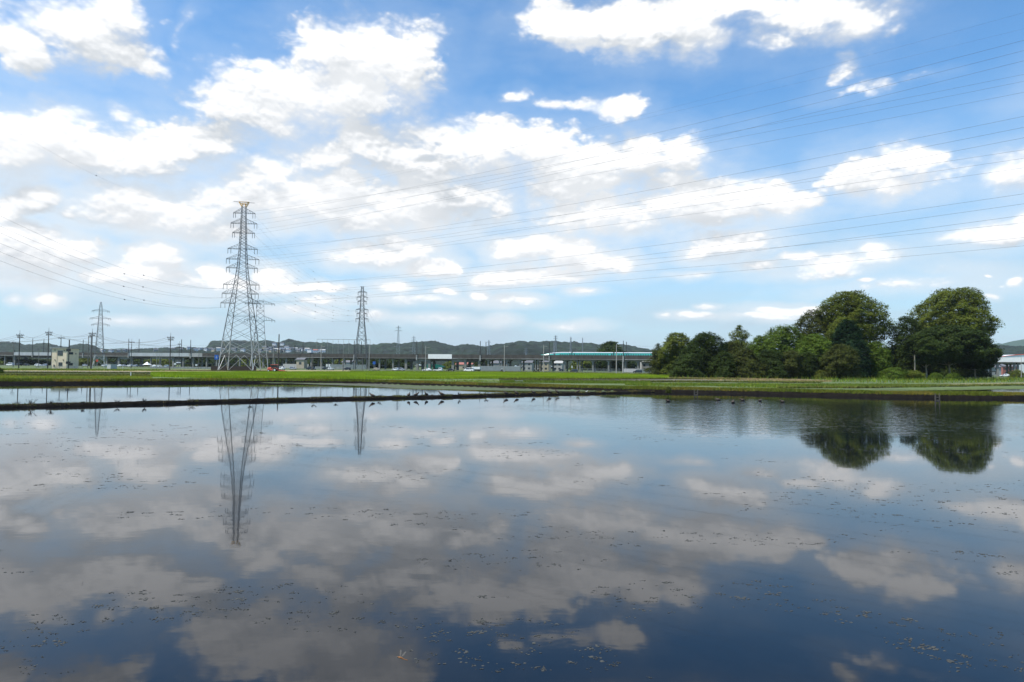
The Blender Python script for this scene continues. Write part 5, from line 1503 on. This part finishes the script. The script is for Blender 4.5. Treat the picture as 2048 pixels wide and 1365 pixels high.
# drain box and sluices on the banks
def sluice(px, py, Yd, label, s=1.0):
    p = at(px, py, Yd)
    t_ = thing('sluice_frame', (p.x, p.y, max(0.0, p.z)), label, 'sluice', 'small sluice frames in the bank', 0, s)
    for x in (-0.22, 0.22):
        MB().box(x - 0.04, x + 0.04, -0.05, 0.05, -0.3, 0.75).build('post', 'wood', t_)
    MB().box(-0.18, 0.18, -0.03, 0.03, 0.32, 0.40).build('crosspiece', 'wood', t_)
    MB().box(-0.18, 0.18, -0.02, 0.02, -0.3, 0.12).build('board', 'wood', t_)
p = atz(1392, 790.5, 0); sluice(1392, 790.5, p.y - 0.1, 'dark small sluice frame in the bank near the floating ducks', 0.9)
p = atz(1875, 802, 0); sluice(1875, 802, p.y - 0.1, 'weathered H-shaped sluice frame in the bank below the big tree', 1.0)
p = atz(1038, 765, 0.4)
t_ = thing('drain_box', (p.x, p.y, 0.38), 'low pale concrete drain box in the grass above the standing birds', 'drain box')
MB().box(-0.7, 0.7, -0.4, 0.4, 0, 0.32).build('box', 'concrete_light', t_)
MB().box(-0.85, -0.7, -0.1, 0.1, 0, 0.6).build('gate_post', 'wood', t_)
for px, py, lab in ((261.5, 753, 'short white stake in the dry strip left of the rice field'), (245.7, 738.5, 'tiny pale stake in front of the parked cars')):
    p = atz(px, py, 0.4)
    t_ = thing('marker_stake', (p.x, p.y, 0.38), lab, 'stake')
    MB().bar((0, 0, 0), (0, 0, 0.75 if px > 250 else 1.0), 0.11, 0.07, 6).build('stake', 'white', t_)
    MB().bar((0, 0, 0.75 if px > 250 else 1.0), (0, 0, 0.83 if px > 250 else 1.08), 0.08, 0.02, 6).build('tip', 'whitepanel', t_)
# ------------------------------------------------------------------ tractor
TYd = 243.0
t_ = thing('tractor', gz(at(549, 743.5, TYd)), 'red tractor with white-faced cab and rear tiller in the field', 'tractor')
M['tracred'] = mat('faded_tractor_red', (0.70, 0.12, 0.06), 0.45, 0.15, 1)
MB().loft([[(x, y, z) for y, z in ((-w / 2, z0), (w / 2, z0), (w / 2, z1 - .15), (w / 4, z1), (-w / 4, z1), (-w / 2, z1 - .15))] for x, w, z0, z1 in ((-2.5, .5, .6, 1.1), (-2.3, .8, .5, 1.45), (-1.6, .9, .5, 1.6), (-0.9, .9, .5, 1.62))]).build('hood', 'tracred', t_)
MB().loft([[(x, y, z) for y, z in ((-0.85, z0), (0.85, z0), (0.8, z1), (-0.8, z1))] for x, z0, z1 in ((-0.95, 0.75, 1.1), (-0.1, 0.75, 1.2), (0.9, 0.8, 1.15))]).build('floor_frame', 'tracred', t_)
rs_ = MB(); rs_.loft([[(-1.15, y, 2.45), (-1.0, y, 2.62), (0.95, y, 2.62), (1.1, y, 2.45)] for y in (-0.95, -0.8, 0.8, 0.95)]); rs_.build('roof', 'tracred', t_)
cg = MB(); cg.loft([[(x0, y, z), (x1, y, z), (x1, y2, z), (x0, y2, z)] for x0, x1, y, y2, z in ((-0.95, 0.8, -0.78, 0.78, 1.12), (-0.85, 0.75, -0.8, 0.8, 2.44))]); cg.build('cab_glass', 'glass', t_)
pb = MB()
for x in (-0.9, 0.0, 0.8):
    for y in (-0.82, 0.82): pb.bar((x, y, 1.1), (x * 0.95, y, 2.46), 0.045)
pb.build('cab_pillars', 'black', t_)
for sg in (-1, 1):
    fd = MB(); fd.loft([[(0.35 + 0.85 * math.cos(a), y, 0.72 + 0.85 * math.sin(a)) for a in np.linspace(0.2, 2.6, 7)] + [(0.35 + 0.75 * math.cos(a), y, 0.72 + 0.75 * math.sin(a)) for a in np.linspace(2.6, 0.2, 7)] for y in (sg * 0.62, sg * 1.05)])
    fd.build('fender', 'tracred', t_)
    for x, r_ in ((0.35, 0.68), (-1.85, 0.42)):
        w_ = MB().bar((x, sg * 0.62, r_), (x, sg * 1.02, r_), r_, n=16).build('wheel', 'tyre', t_)
        MB().bar((x, sg * 1.021, r_), (x, sg * 1.06, r_), r_ * 0.5, n=10).build('rim', 'whitepanel', w_)
    MB().box(-2.56, -2.5, sg * .2 - .1, sg * .2 + .1, 1.0, 1.2).build('headlight', 'whitepanel', t_)
tl = MB().box(1.9, 3.2, -1.3, 1.3, 0.35, 0.62).box(1.1, 1.95, -0.3, 0.3, 0.45, 0.75).box(3.2, 4.3, -1.0, 1.0, 0.2, 0.38).build('tiller', 'tracred', t_)
MB().bar((2.4, -1.2, 0.3), (2.4, 1.2, 0.3), 0.28, n=8).build('tiller_drum', 'tyre', tl)
# ------------------------------------------------------------------ trees
PROFS = {
    'round': lambda u: np.where(u > 0.42, np.sqrt(np.maximum(0, 1 - ((u - 0.42) / 0.60) ** 2)), 0.60 + 0.40 * np.sin(u / 0.42 * math.pi / 2)),
    'cone': lambda u: (1 - u) ** 0.62 * 0.96 + 0.04,
    'dome': lambda u: np.sqrt(np.maximum(0, 1 - u ** 2.5)) * 0.96 + 0.04,
    'ragged': lambda u: (1 - u ** 2.6) * (0.72 + 0.25 * np.sin(u * 19)) + 0.05,
    'umbrella': lambda u: np.where(u > .25, np.sqrt(np.maximum(0, 1 - ((u - 0.25) / 0.76) ** 2)), 0.6 + 1.6 * u),
}
def tree(name, label, px, top, hw, Yd, mat_, seed, bottom=0.25, shape='round', leaf=0.30, n_cl=90, n_per=190, bark='bark', trunk_r=0.3, cat='tree', group=None, dense=1.0, base_dx=0.0, depth=1.0, clr=0.2, lobes=None):
    """crown spans hw pixels to each side of column px and reaches row top"""
    r_ = random.Random(seed); g_ = np.random.default_rng(seed + 1000)
    if Yd < 200 and px > 1290 and px < 2020 and name != 'grass_clump':
        Yd *= 1.3; leaf *= 1.15
    c = at(px, top, Yd)
    H = c.z - 0.35
    W = hw * 1.04 * Yd / FPX
    t_ = thing(name, (c.x, c.y, 0.35), label, cat, group)
    zb = H * bottom
    prof = PROFS[shape]
    N = int(n_cl * n_per * 1.8 * dense)
    per = 12
    nt = max(20, N // per)
    # twig tufts spread over the crown surface, fewer inside
    u = g_.random(nt * 4); keep = g_.random(nt * 4) < prof(u) ** 1.2 * 0.9 + 0.1
    u = u[keep][:nt]; m = len(u)
    a = g_.uniform(0, 2 * math.pi, m)
    k1, k2 = (1.5, 4.2)
    sx1 = np.cos(a) * k1 + seed * 1.7; sy1 = np.sin(a) * k1 + u * 3.0
    f1 = fbm(sx1 + 50, sy1 + 50, 2, seed); f2 = fbm(np.cos(a) * k2 + u * 2 + 90, np.sin(a) * k2 + u * 9 + 90, 3, seed + 5)
    R_ = W * prof(u) * (0.88 + 0.42 * (f1 - 0.5) * 2 + 0.26 * (f2 - 0.5) * 2)
    rr = np.where(g_.random(m) < 0.72, 1 - np.abs(g_.normal(0, 0.09, m)), np.sqrt(g_.uniform(0.05, 0.95, m)))
    dent = (f2 < 0.42) & (g_.random(m) < 0.6)
    rr = np.where(dent, rr * 0.72, rr)
    zz = zb + (H - zb) * u * (1 + 0.10 * (fbm(np.cos(a) * 1.3 + 7, np.sin(a) * 1.3 + seed, 2, seed + 8) - 0.6)) + (f2 - 0.5) * 0.07 * H
    T_ = np.stack([np.cos(a) * R_ * rr, np.sin(a) * R_ * rr * depth, np.minimum(zz, H)], 1)
    idx = g_.integers(0, m, N)
    sp_ = leaf * 1.55
    P = T_[idx] + g_.normal(size=(N, 3)) * np.array([sp_, sp_, sp_ * 0.42])
    cen = np.array([0, 0, zb + (H - zb) * 0.4])
    out = (P - cen) / np.array([W, W, (H - zb) * 0.6])
    out /= np.linalg.norm(out, axis=1)[:, None] + 1e-6
    nrm = out * 0.75 + g_.normal(size=(N, 3)) * 0.5 + np.array([0, 0, 0.55]); nrm /= np.linalg.norm(nrm, axis=1)[:, None]
    t1 = np.cross(nrm, g_.normal(size=(N, 3))); t1 /= np.linalg.norm(t1, axis=1)[:, None]
    t2 = np.cross(nrm, t1)
    s1 = leaf * g_.uniform(0.5, 1.1, N)[:, None]; s2 = s1 * g_.uniform(0.4, 0.75, N)[:, None]
    V = np.stack([P - t1 * s1, P + t2 * s2 - nrm * s1 * .12, P + t1 * s1, P - t2 * s2 - nrm * s1 * .12], 1)
    tt = (g_.uniform(0.78, 1.25, m) * (0.75 + 0.5 * f1))[idx] * g_.uniform(0.8, 1.2, N)
    T = np.stack([tt * g_.uniform(0.92, 1.15, N), tt, tt * g_.uniform(0.8, 1.1, N)], 1)
    pts = [Vector((r_.uniform(-.02, .02) * W * i, r_.uniform(-.02, .02) * W * i, (zb + (H - zb) * 0.62) * i / 5 - (0.2 if i == 0 else 0))) for i in range(6)]
    zt = pts[-1].z
    tk = MB().tube(pts, [trunk_r * (1.25 - 0.18 * i) for i in range(6)], 7).build('trunk', bark, t_)
    lim = MB()
    for q in range(30):
        tgt = Vector(T_[r_.randrange(m)]) * 0.97; zs = max(0.3 * zt, min(zt * 0.95, zb * 0.7 + (tgt.z - zb) * 0.55))
        f = zs / zt * 5; i = min(4, int(f)); s = pts[i].lerp(pts[i + 1], f - i)
        mid = s.lerp(tgt, 0.5) + Vector((0, 0, -0.06 * (tgt - s).length))
        lim.tube([s, mid, tgt], [trunk_r * 0.38, trunk_r * 0.22, trunk_r * 0.06], 5)
    lim.build('limbs', bark, tk)
    npmesh('crown', V.reshape(-1, 3), np.arange(N * 4).reshape(N, 4), mat_, t_, tint=np.repeat(T, 4, 0))
    return t_
G = 'grove of trees on the right'
# the two tallest crowns
tree('broadleaf_tree', 'tall spreading dark green tree, left of the two tallest crowns', 1699, 583, 63, 172, 'leaf_mid', 11, 0.34, 'round', 0.26, 150, 230, trunk_r=0.5, group=G, clr=0.17)
tree('broadleaf_tree', 'largest tree with rounded yellow-tinged crown, rightmost of the grove', 1905, 577, 70, 180, 'leaf_mid', 12, 0.34, 'round', 0.27, 170, 230, trunk_r=0.55, group=G, clr=0.16)
tree('broadleaf_tree', 'olive green lobe left of the tallest left crown', 1627, 621, 37, 178, 'leaf_olive', 13, 0.3, 'round', 0.25, 70, 200, group=G, clr=0.22)
tree('broadleaf_tree', 'fresh green rounded tree left of the olive lobe', 1566, 651, 50, 170, 'leaf_bright', 14, 0.12, 'dome', 0.25, 100, 200, group=G, clr=0.20)
tree('broadleaf_tree', 'fresh green tree below the olive lobe', 1628, 668, 38, 158, 'leaf_bright', 15, 0.06, 'dome', 0.24, 80, 200, group=G, clr=0.22)
tree('conifer_tree', 'dense blue-green cone-shaped tree in front of the left tall crown', 1697, 640, 46, 160, 'leaf_blue', 16, 0.05, 'cone', 0.22, 120, 230, group=G, clr=0.20)
tree('round_bush', 'round brownish bush at the foot of the cone-shaped tree', 1682, 689, 36, 150, 'leaf_olive', 17, 0.02, 'dome', 0.20, 80, 190, group=G, clr=0.24, cat='bush')
tree('broadleaf_tree', 'yellow-green tree filling the gap between the two tall crowns', 1752, 684, 26, 160, 'leaf_bright', 18, 0.04, 'dome', 0.24, 60, 190, group=G, clr=0.26)
tree('broadleaf_tree', 'dark dense tree joined to the left side of the largest crown', 1814, 634, 42, 166, 'leaf_dark', 19, 0.04, 'dome', 0.22, 110, 190, group=G, clr=0.17)
tree('broadleaf_tree', 'dark flat-topped tree standing before the largest crown', 1898, 652, 68, 160, 'leaf_dark', 20, 0.34, 'umbrella', 0.26, 130, 230, bark='bark_pale', trunk_r=0.28, group=G, clr=0.19)
tree('broadleaf_tree', 'dark tree with thin pale trunk, left foot of the largest crown', 1852, 662, 36, 156, 'leaf_dark', 21, 0.34, 'umbrella', 0.24, 90, 220, bark='bark_pale', trunk_r=0.20, group=G, clr=0.23)
tree('broadleaf_tree', 'dark tree with thin trunk at the right end of the grove', 1950, 668, 42, 168, 'leaf_dark', 22, 0.25, 'umbrella', 0.25, 90, 220, bark='bark_pale', trunk_r=0.2, group=G, clr=0.22)
tree('broadleaf_tree', 'deep shaded tree at the back of the largest crown', 1900, 676, 72, 184, 'leaf_dark', 23, 0.05, 'dome', 0.28, 120, 220, group=G, clr=0.2)
tree('broadleaf_tree', 'deep shaded tree behind the dark dense tree', 1790, 694, 40, 176, 'leaf_dark', 24, 0.02, 'dome', 0.26, 80, 220, group=G, clr=0.24)
# left half of the grove
tree('sparse_tree', 'sparse olive bush at the far left end of the grove', 1316, 688, 22, 176, 'leaf_olive', 31, 0.08, 'ragged', 0.19, 46, 120, group=G, clr=0.22, cat='bush')
tree('broadleaf_tree', 'bright yellow-green tree second from the left end', 1352, 667, 34, 174, 'leaf_light', 32, 0.08, 'dome', 0.24, 80, 190, group=G, clr=0.22)
tree('evergreen_tree', 'dense dark evergreen right of the yellow-green tree', 1412, 665, 44, 162, 'leaf_dark', 33, 0.02, 'dome', 0.23, 110, 240, group=G, clr=0.2)
tree('broadleaf_tree', 'brownish olive tree right of the dark evergreen', 1463, 683, 36, 166, 'leaf_olive', 34, 0.04, 'dome', 0.22, 80, 190, group=G, clr=0.22)
tree('sparse_tree', 'sparse dark tree with bare twigs behind the olive tree', 1478, 651, 34, 182, 'leaf_mid', 35, 0.3, 'ragged', 0.22, 60, 120, group=G, clr=0.18)
tree('broadleaf_tree', 'mid green tree between sparse tree and fresh green tree', 1520, 672, 28, 172, 'leaf_bright', 36, 0.1, 'dome', 0.22, 60, 190, group=G, clr=0.24)
for i, (px, top, hw, m_, lab) in enumerate([(1492, 698, 34, 'leaf_olive', 'leftmost of the low dark olive bushes in front'), (1538, 700, 34, 'leaf_dark', 'second low dark bush from the left in the front row'), (1582, 702, 30, 'leaf_olive', 'third low olive bush in the front row'),
                                              (1614, 705, 26, 'leaf_dark', 'rightmost low dark bush, left of the round brownish one'), (1448, 704, 28, 'leaf_dark', 'low dark bush under the brownish olive tree'), (1376, 708, 34, 'leaf_dark', 'low dark bush under the yellow-green tree')]):
    tree('low_bush', lab, px, top, hw, 152, m_, 40 + i, 0.0, 'dome', 0.19, 70, 200, group='row of low bushes in front of the grove', clr=0.23, cat='bush')
for i, (px, top, hw, m_, lab) in enumerate([(1640, 741, 14, 'leaf_light', 'small yellow-green shrub at the foot of the trees'), (1785, 735, 26, 'leaf_bright', 'wide green shrub below the dark dense tree'), (1871, 747, 12, 'leaf_bright', 'small green shrub between two pale trunks'),
                                              (1908, 747, 13, 'leaf_bright', 'small green shrub right of the middle trunk'), (1512, 740, 20, 'leaf_light', 'pale green shrub low among the bushes'), (1830, 742, 16, 'leaf_mid', 'green shrub at the palm foot'), (2034, 740, 14, 'leaf_mid', 'round green shrub at the right edge by the pale viaduct')]):
    tree('shrub', lab, px, top, hw, 150 if px < 2000 else 300, m_, 60 + i, 0.0, 'dome', 0.16, 30, 120, group='small shrubs at the foot of the grove', clr=0.3, cat='shrub')
# palm
p = at(1829, 703, 199)
t_ = thing('palm_tree', (p.x, p.y, 0.35), 'small fan palm with shaggy trunk in the dark of the grove', 'palm tree', G)
H = at(1829, 712, 199).z
MB().tube([(0, 0, -0.1), (0.05, 0, H * 0.5), (0, 0, H)], [0.16, 0.2, 0.15], 8).build('trunk', 'bark_pale', t_)
fr = MB()
for i in range(26):
    a = i * 2.4; e = -0.6 + 1.7 * (i / 26)
    d = Vector((math.cos(a) * math.cos(e), math.sin(a) * math.cos(e), math.sin(e)))
    b0 = Vector((0, 0, H)); tip = b0 + d * 1.1
    s = d.cross(Vector((0, 0, 1))).normalized()
    for k in range(-4, 5):
        q = (d + s * k * 0.22).normalized()
        e_ = tip + q * 0.95 - Vector((0, 0, 0.12 + 0.05 * abs(k)))
        fr.quad(tip, tip + q * 0.4 + s * 0.04, e_, tip + q * 0.4 - s * 0.04)
    fr.bar(b0, tip, 0.02)
fr.build('fronds', 'leaf_mid', t_)
# dark round grove behind the viaduct and trees between the piers
tree('broadleaf_tree', 'dark round tree rising behind the third train car', 1222, 683.5, 29, 480, 'leaf_dark', 80, 0.02, 'dome', 0.75, 90, 170, clr=0.22, trunk_r=0.5)
for i, (px, top, hw, lab) in enumerate([(20, 716, 30, 'left edge'), (60, 718, 26, 'second from the left edge'), (100, 720, 24, 'left of the tan building'), (175, 716, 22, 'right of the tan building'), (225, 718, 26, 'above the white shed'), (275, 718, 30, 'behind the white tent'), (320, 719, 30, 'left of the lone tall pole'),
                                       (400, 712, 26, 'left of the blue sign'), (450, 714, 30, 'behind the tallest pylon'), (505, 714, 30, 'behind the short pale pylon'), (560, 714, 30, 'behind the dark thick pole'), (640, 716, 30, 'behind the street lamp'), (690, 716, 28, 'behind the concrete post'), (745, 716, 28, 'behind the small blue sign'),
                                       (800, 717, 28, 'left of the green screen'), (905, 724, 22, 'right of the green tent'), (965, 720, 22, 'behind the white trailer'), (1070, 723, 18, 'behind the riders'), (1165, 718, 22, 'behind the second train car piers'), (1200, 716, 26, 'behind the third train car piers'), (1250, 718, 26, 'near the concrete post'), (1320, 716, 26, 'behind the first bushes'), (1990, 722, 24, 'right of the grove')]):
    tree('broadleaf_tree', 'dark green tree seen beneath the viaduct, ' + lab, px, top, hw, 540, 'leaf_dark' if i % 3 else 'leaf_mid', 90 + i, 0.0, 'dome', 0.8, 34, 75, group='trees seen beneath the viaduct', clr=0.3, trunk_r=0.3)
# a leafy sprig of the bush at the left edge
tree('low_bush', 'green bush cut by the left edge beside the tilled field', -6, 736, 11, 150, 'leaf_bright', 130, 0.0, 'dome', 0.12, 30, 120, clr=0.3, cat='bush')
tree('grass_clump', 'dark tufted grass clump on the bank left of the floating ducks', 1337, 775, 4.6, atz(1337, 787, 0.3).y + 0.5, 'leaf_olive', 131, 0.0, 'dome', 0.05, 24, 60, clr=0.3, cat='grass clump', trunk_r=0.03)
# ------------------------------------------------------------------ tall weeds on the dike
def dike_pt(px, py, dz=0.2):
    p = atz(px, py, dz); return p
def weed(px, py, h, spread, label, seed, m_='straw'):
    r_ = random.Random(seed); p = dike_pt(px, py + 2.5)
    t_ = thing('tall_weed', (p.x, p.y, 0.19), label, 'weed', 'tall weeds on the dike')
    st, lf = MB(), MB()
    for i in range(9):
        a = r_.uniform(0, 6.28); l = r_.uniform(0.1, spread); hh = h * r_.uniform(0.5, 1.0)
        tip = Vector((math.cos(a) * l, math.sin(a) * l * 0.5, hh)); mid = tip * 0.5 + Vector((0, 0, 0.06 * hh))
        st.tube([(0, 0, 0), mid, tip], [0.010, 0.007, 0.004], 4)
        for k in range(10):
            f = r_.uniform(0.4, 1.0); c = Vector((0, 0, 0)).lerp(tip, f) + Vector((r_.gauss(0, .03), r_.gauss(0, .03), r_.gauss(0, .03)))
            d = Vector((r_.gauss(0, 1), r_.gauss(0, 1), r_.gauss(0, 1))).normalized() * 0.035; e = d.cross(Vector((0.3, 1, 0.2))).normalized() * 0.012
            lf.quad(c - d, c - e, c + d, c + e)
    st.build('stems', 'bark', t_); lf.build('leaves', m_, t_)
for i, (px, py, h, sp_, lab) in enumerate([(62, 808, 0.42, 0.45, 'spreading dry weed leftmost on the dike'), (101, 807.5, 0.36, 0.22, 'upright weed tuft on the dike below the tall pole'), (165, 806, 0.2, 0.2, 'small weed tuft on the dike left of the short tree reflection'), (235, 804, 0.25, 0.25, 'low weed on the dike below the white shed'),
                                          (289, 803, 0.36, 0.16, 'thin upright weed on the dike below the white tent'), (384, 801, 0.28, 0.45, 'broad dry tuft on the dike left of the big pylon reflection'), (500, 800, 0.2, 0.3, 'low dry tuft on the dike below the tallest pylon'), (627, 797.5, 0.24, 0.3, 'dry tuft on the dike left of the first bird'),
                                          (672, 796, 0.26, 0.18, 'narrow tuft on the dike close left of the first bird'), (757, 793, 0.28, 0.35, 'pale dry tuft right beside the first bird'), (919, 790, 0.4, 0.22, 'dark weed on the dike right of the five left birds'), (973, 789, 0.3, 0.3, 'dark low weed on the dike left of the sixth bird')]):
    weed(px, py, h, sp_, lab, 500 + i)
# ------------------------------------------------------------------ ducks
def ellring(c, rx, ry, rz_, n=12):
    return [(c[0], c[1] + ry * math.cos(2 * math.pi * i / n), c[2] + rz_ * math.sin(2 * math.pi * i / n)) for i in range(n)]
def duck(px, py, z, face, label, swim=False, s=1.0, yaw=0.0):
    p = atz(px, py, z)
    t_ = D.objects.new('duck', None)
    # body: one continuous lofted mesh, tail to neck to head to bill root (+x is forward)
    lift = 0.0 if swim else 0.055
    tilt = 0.0 if swim else 0.22
    B = [(-.27, .02, .012, .15), (-.235, .05, .035, .145), (-.17, .10, .085, .125), (-.06, .135, .125, .12), (.06, .135, .13, .125), (.14, .105, .10, .15), (.18, .068, .07, .185)]
    rings = []
    for x, ry, rz_, z_ in B:
        z2 = z_ + lift + x * tilt
        rings.append(ellring((x, 0, z2), 0, ry, rz_))
    # neck bends upwards: rings turned horizontal
    def rot(c, r1, r2, ang, n=12):
        out = []
        for i in range(n):
            a = 2 * math.pi * i / n
            out.append((c[0] - r2 * math.sin(a) * math.sin(ang), c[1] + r1 * math.cos(a), c[2] + r2 * math.sin(a) * math.cos(ang)))
        return out
    nz_ = lift + .19 * tilt
    rings += [rot((.200, 0, .205 + nz_), .048, .05, .9), rot((.205, 0, .235 + nz_), .040, .042, 1.2), rot((.21, 0, .265 + nz_), .044, .046, .9),
              rot((.235, 0, .295 + nz_), .045, .046, .3), rot((.275, 0, .292 + nz_), .036, .034, 0.0), rot((.30, 0, .282 + nz_), .018, .014, 0.0)]
    bm_ = MB().loft(rings)
    o = bm_.build('duck', 'duckbrown', None, smooth=True)
    D.objects.remove(t_)
    o.location = (p.x, p.y, z - (0.05 if swim else 0.0))
    o.rotation_euler = (0, 0, (0 if face > 0 else math.pi) + yaw); o.scale = (s, s, s)
    tag(o, label, 'duck', 'ducks floating on the pond' if swim else 'ducks standing on the dike')
    MB().loft([rot((.298, 0, .282 + nz_), .017, .012, 0, 8), rot((.33, 0, .272 + nz_), .020, .008, 0, 8), rot((.352, 0, .270 + nz_), .014, .004, 0, 8)]).build('bill', 'billleg', o)
    MB().loft([rot((.225, 0, .265 + nz_), .0425, .030, .4), rot((.25, 0, .272 + nz_), .0465, .028, .3), rot((.28, 0, .272 + nz_), .0375, .02, 0)]).build('pale_cheek', 'duckpale', o, smooth=True)
    for sg in (-1, 1):
        wg = MB().loft([[(x, sg * (yy + .012 * math.cos(a)), zz + lift + x * tilt + hz_ * math.sin(a)) for a in [2 * math.pi * i / 8 for i in range(8)]] for x, yy, zz, hz_ in ((-.25, .035, .17, .012), (-.14, .108, .155, .045), (0, .128, .15, .06), (.10, .118, .155, .035))])
        wg.build('wing', 'duckbrown', o, smooth=True)
        if not swim:
            lg = MB().tube([(.0, sg * .05, .10 + lift), (.01, sg * .05, .0 + lift * .5), (.0, sg * .05, .01)], [.016, .010, .010], 6)
            lg.quad((-.02, sg * .05 - .01, .008), (.07, sg * .05 - .035, .006), (.085, sg * .05, .006), (.07, sg * .05 + .035, .006))
            lg.build('leg', 'billleg', o)
S_ = [(745, 792.5, -1, 0.0, 1.05, 'duck on the dike facing left beside a pale tuft, leftmost of all'), (817.5, 790.6, 1, 1.3, 1.0, 'duck seen end on, second from the left on the dike'), (832.5, 790.2, 1, 0.5, 1.05, 'plump duck third from the left on the dike'),
      (853, 789.8, -1, 1.1, 1.0, 'duck with pale face fourth from the left on the dike'), (883, 789.4, -1, -0.1, 1.15, 'largest left-facing duck, fifth from the left on the dike'), (1012, 786.8, -1, 0.3, 1.05, 'sixth duck from the left, leaning left'),
      (1033, 786.4, -1, 0.2, 1.05, 'seventh duck on the dike, close right of the leaning one'), (1067, 785.4, -1, 0.5, 1.0, 'eighth duck on the dike standing apart'), (1098.5, 784.6, -1, 0.1, 1.1, 'ninth duck, left of a close pair on the dike'),
      (1115, 784.2, -1, 0.3, 1.05, 'tenth duck, right of a close pair on the dike'), (1156, 783.4, 1, 0.4, 1.0, 'rightmost duck standing on the dike')]
for px, py, face, yaw, s, lab in S_:
    duck(px, py + 3.0, 0.21, face, lab, False, s * 0.98, yaw)
for px, py, face, yaw, s, lab in [(1336, 804, -1, 0.4, 1, 'floating duck furthest left on the ruffled water'), (1436, 801.3, -1, 0, 1, 'second floating duck from the left'), (1466, 806.5, 1, 1.2, 1.1, 'floating duck nearest the camera with raised neck'),
                                  (1485, 802, -1, 0.1, 1, 'floating duck in the middle of the group'), (1520, 803, 1, 0.7, .95, 'fifth floating duck from the left'), (1565, 805.3, -1, 0.2, 1, 'floating duck furthest right')]:
    duck(px, py, 0.0, face, lab, True, s, yaw)
# small pale wader right of the ducks
p = atz(1173, 787.5, 0.21)
o = MB().loft([ellring((-.12, 0, .22), 0, .008, .006), ellring((-.05, 0, .23), 0, .04, .035), ellring((.04, 0, .25), 0, .045, .045), ellring((.10, 0, .31), 0, .022, .03), ellring((.13, 0, .37), 0, .02, .025), ellring((.16, 0, .38), 0, .006, .005)]).build('wading_bird', 'whitepanel', None, smooth=True)
o.location = (p.x, p.y, 0.19); tag(o, 'small pale wading bird at the right end of the dike', 'bird')
for sg in (-1, 1):
    MB().tube([(0, sg * .02, .21), (.01, sg * .02, .1), (0, sg * .02, 0)], .006, 5).build('leg', 'wood', o)
MB().bar((.155, 0, .38), (.23, 0, .37), .006, .002, 5).build('bill', 'black', o)
# ------------------------------------------------------------------ dragonfly
c = at(803, 1317, 2.9)
M['dragon'] = mat('orange_red_dragonfly', (0.24, 0.09, 0.015), 0.5, 0.2, 60)
wm_ = D.materials.new('clear_wing'); wm_.use_nodes = True
b = wm_.node_tree.nodes['Principled BSDF']; b.inputs['Base Color'].default_value = (0.25, 0.22, 0.17, 1); b.inputs['Alpha'].default_value = 0.16; b.inputs['Roughness'].default_value = 0.2
dg = MB().tube([(.022, 0, .0), (.012, 0, .001), (.004, 0, .0015), (-.004, 0, .001), (-.014, 0, .0), (-.030, 0, .001), (-.034, 0, .001)], [.0015, .0042, .0046, .003, .0020, .0018, .0006], 8)
o = dg.build('dragonfly', M['dragon'], None, smooth=True)
o.location = c; o.rotation_euler = (0, R(-12), R(165)); o.scale = (0.85, 0.85, 0.85)
tag(o, 'orange-red dragonfly flying low over the near water', 'dragonfly')
MB().loft([ellring((.018, 0, .0), 0, .002, .002, 8), ellring((.021, 0, .0), 0, .0045, .0035, 8), ellring((.025, 0, .0), 0, .002, .002, 8)]).build('head', 'bark', o, smooth=True)
for sg in (-1, 1):
    for x0, sw in ((.010, .35), (.004, -.25)):
        w_ = MB(); L = .038
        pr = [(0, -.001), (.3, .0035), (.8, .0045), (1, .0), (.8, -.004), (.3, -.004)]
        w_.loft([[(x0 + sw * L * u + v_, sg * (.002 + L * u * .80), .003 + L * u * .55 + dz) for u, v_ in pr] for dz in (0, .0003)])
        w_.build('wing', wm_, o)

# ------------------------------------------------------------------ haze
hm_ = D.materials.new('haze'); hm_.use_nodes = True
t = hm_.node_tree; t.nodes.clear()
pv = t.nodes.new('ShaderNodeVolumePrincipled'); pv.inputs['Color'].default_value = (0.80, 0.88, 1.0, 1); pv.inputs['Density'].default_value = 0.00005; pv.inputs['Anisotropy'].default_value = 0.2
o_ = t.nodes.new('ShaderNodeOutputMaterial'); t.links.new(pv.outputs[0], o_.inputs['Volume'])
hz_o = MB().box(-5200, 5200, -150, 5200, -1.6, 185).build('haze', hm_)
tag(hz_o, kind='stuff')
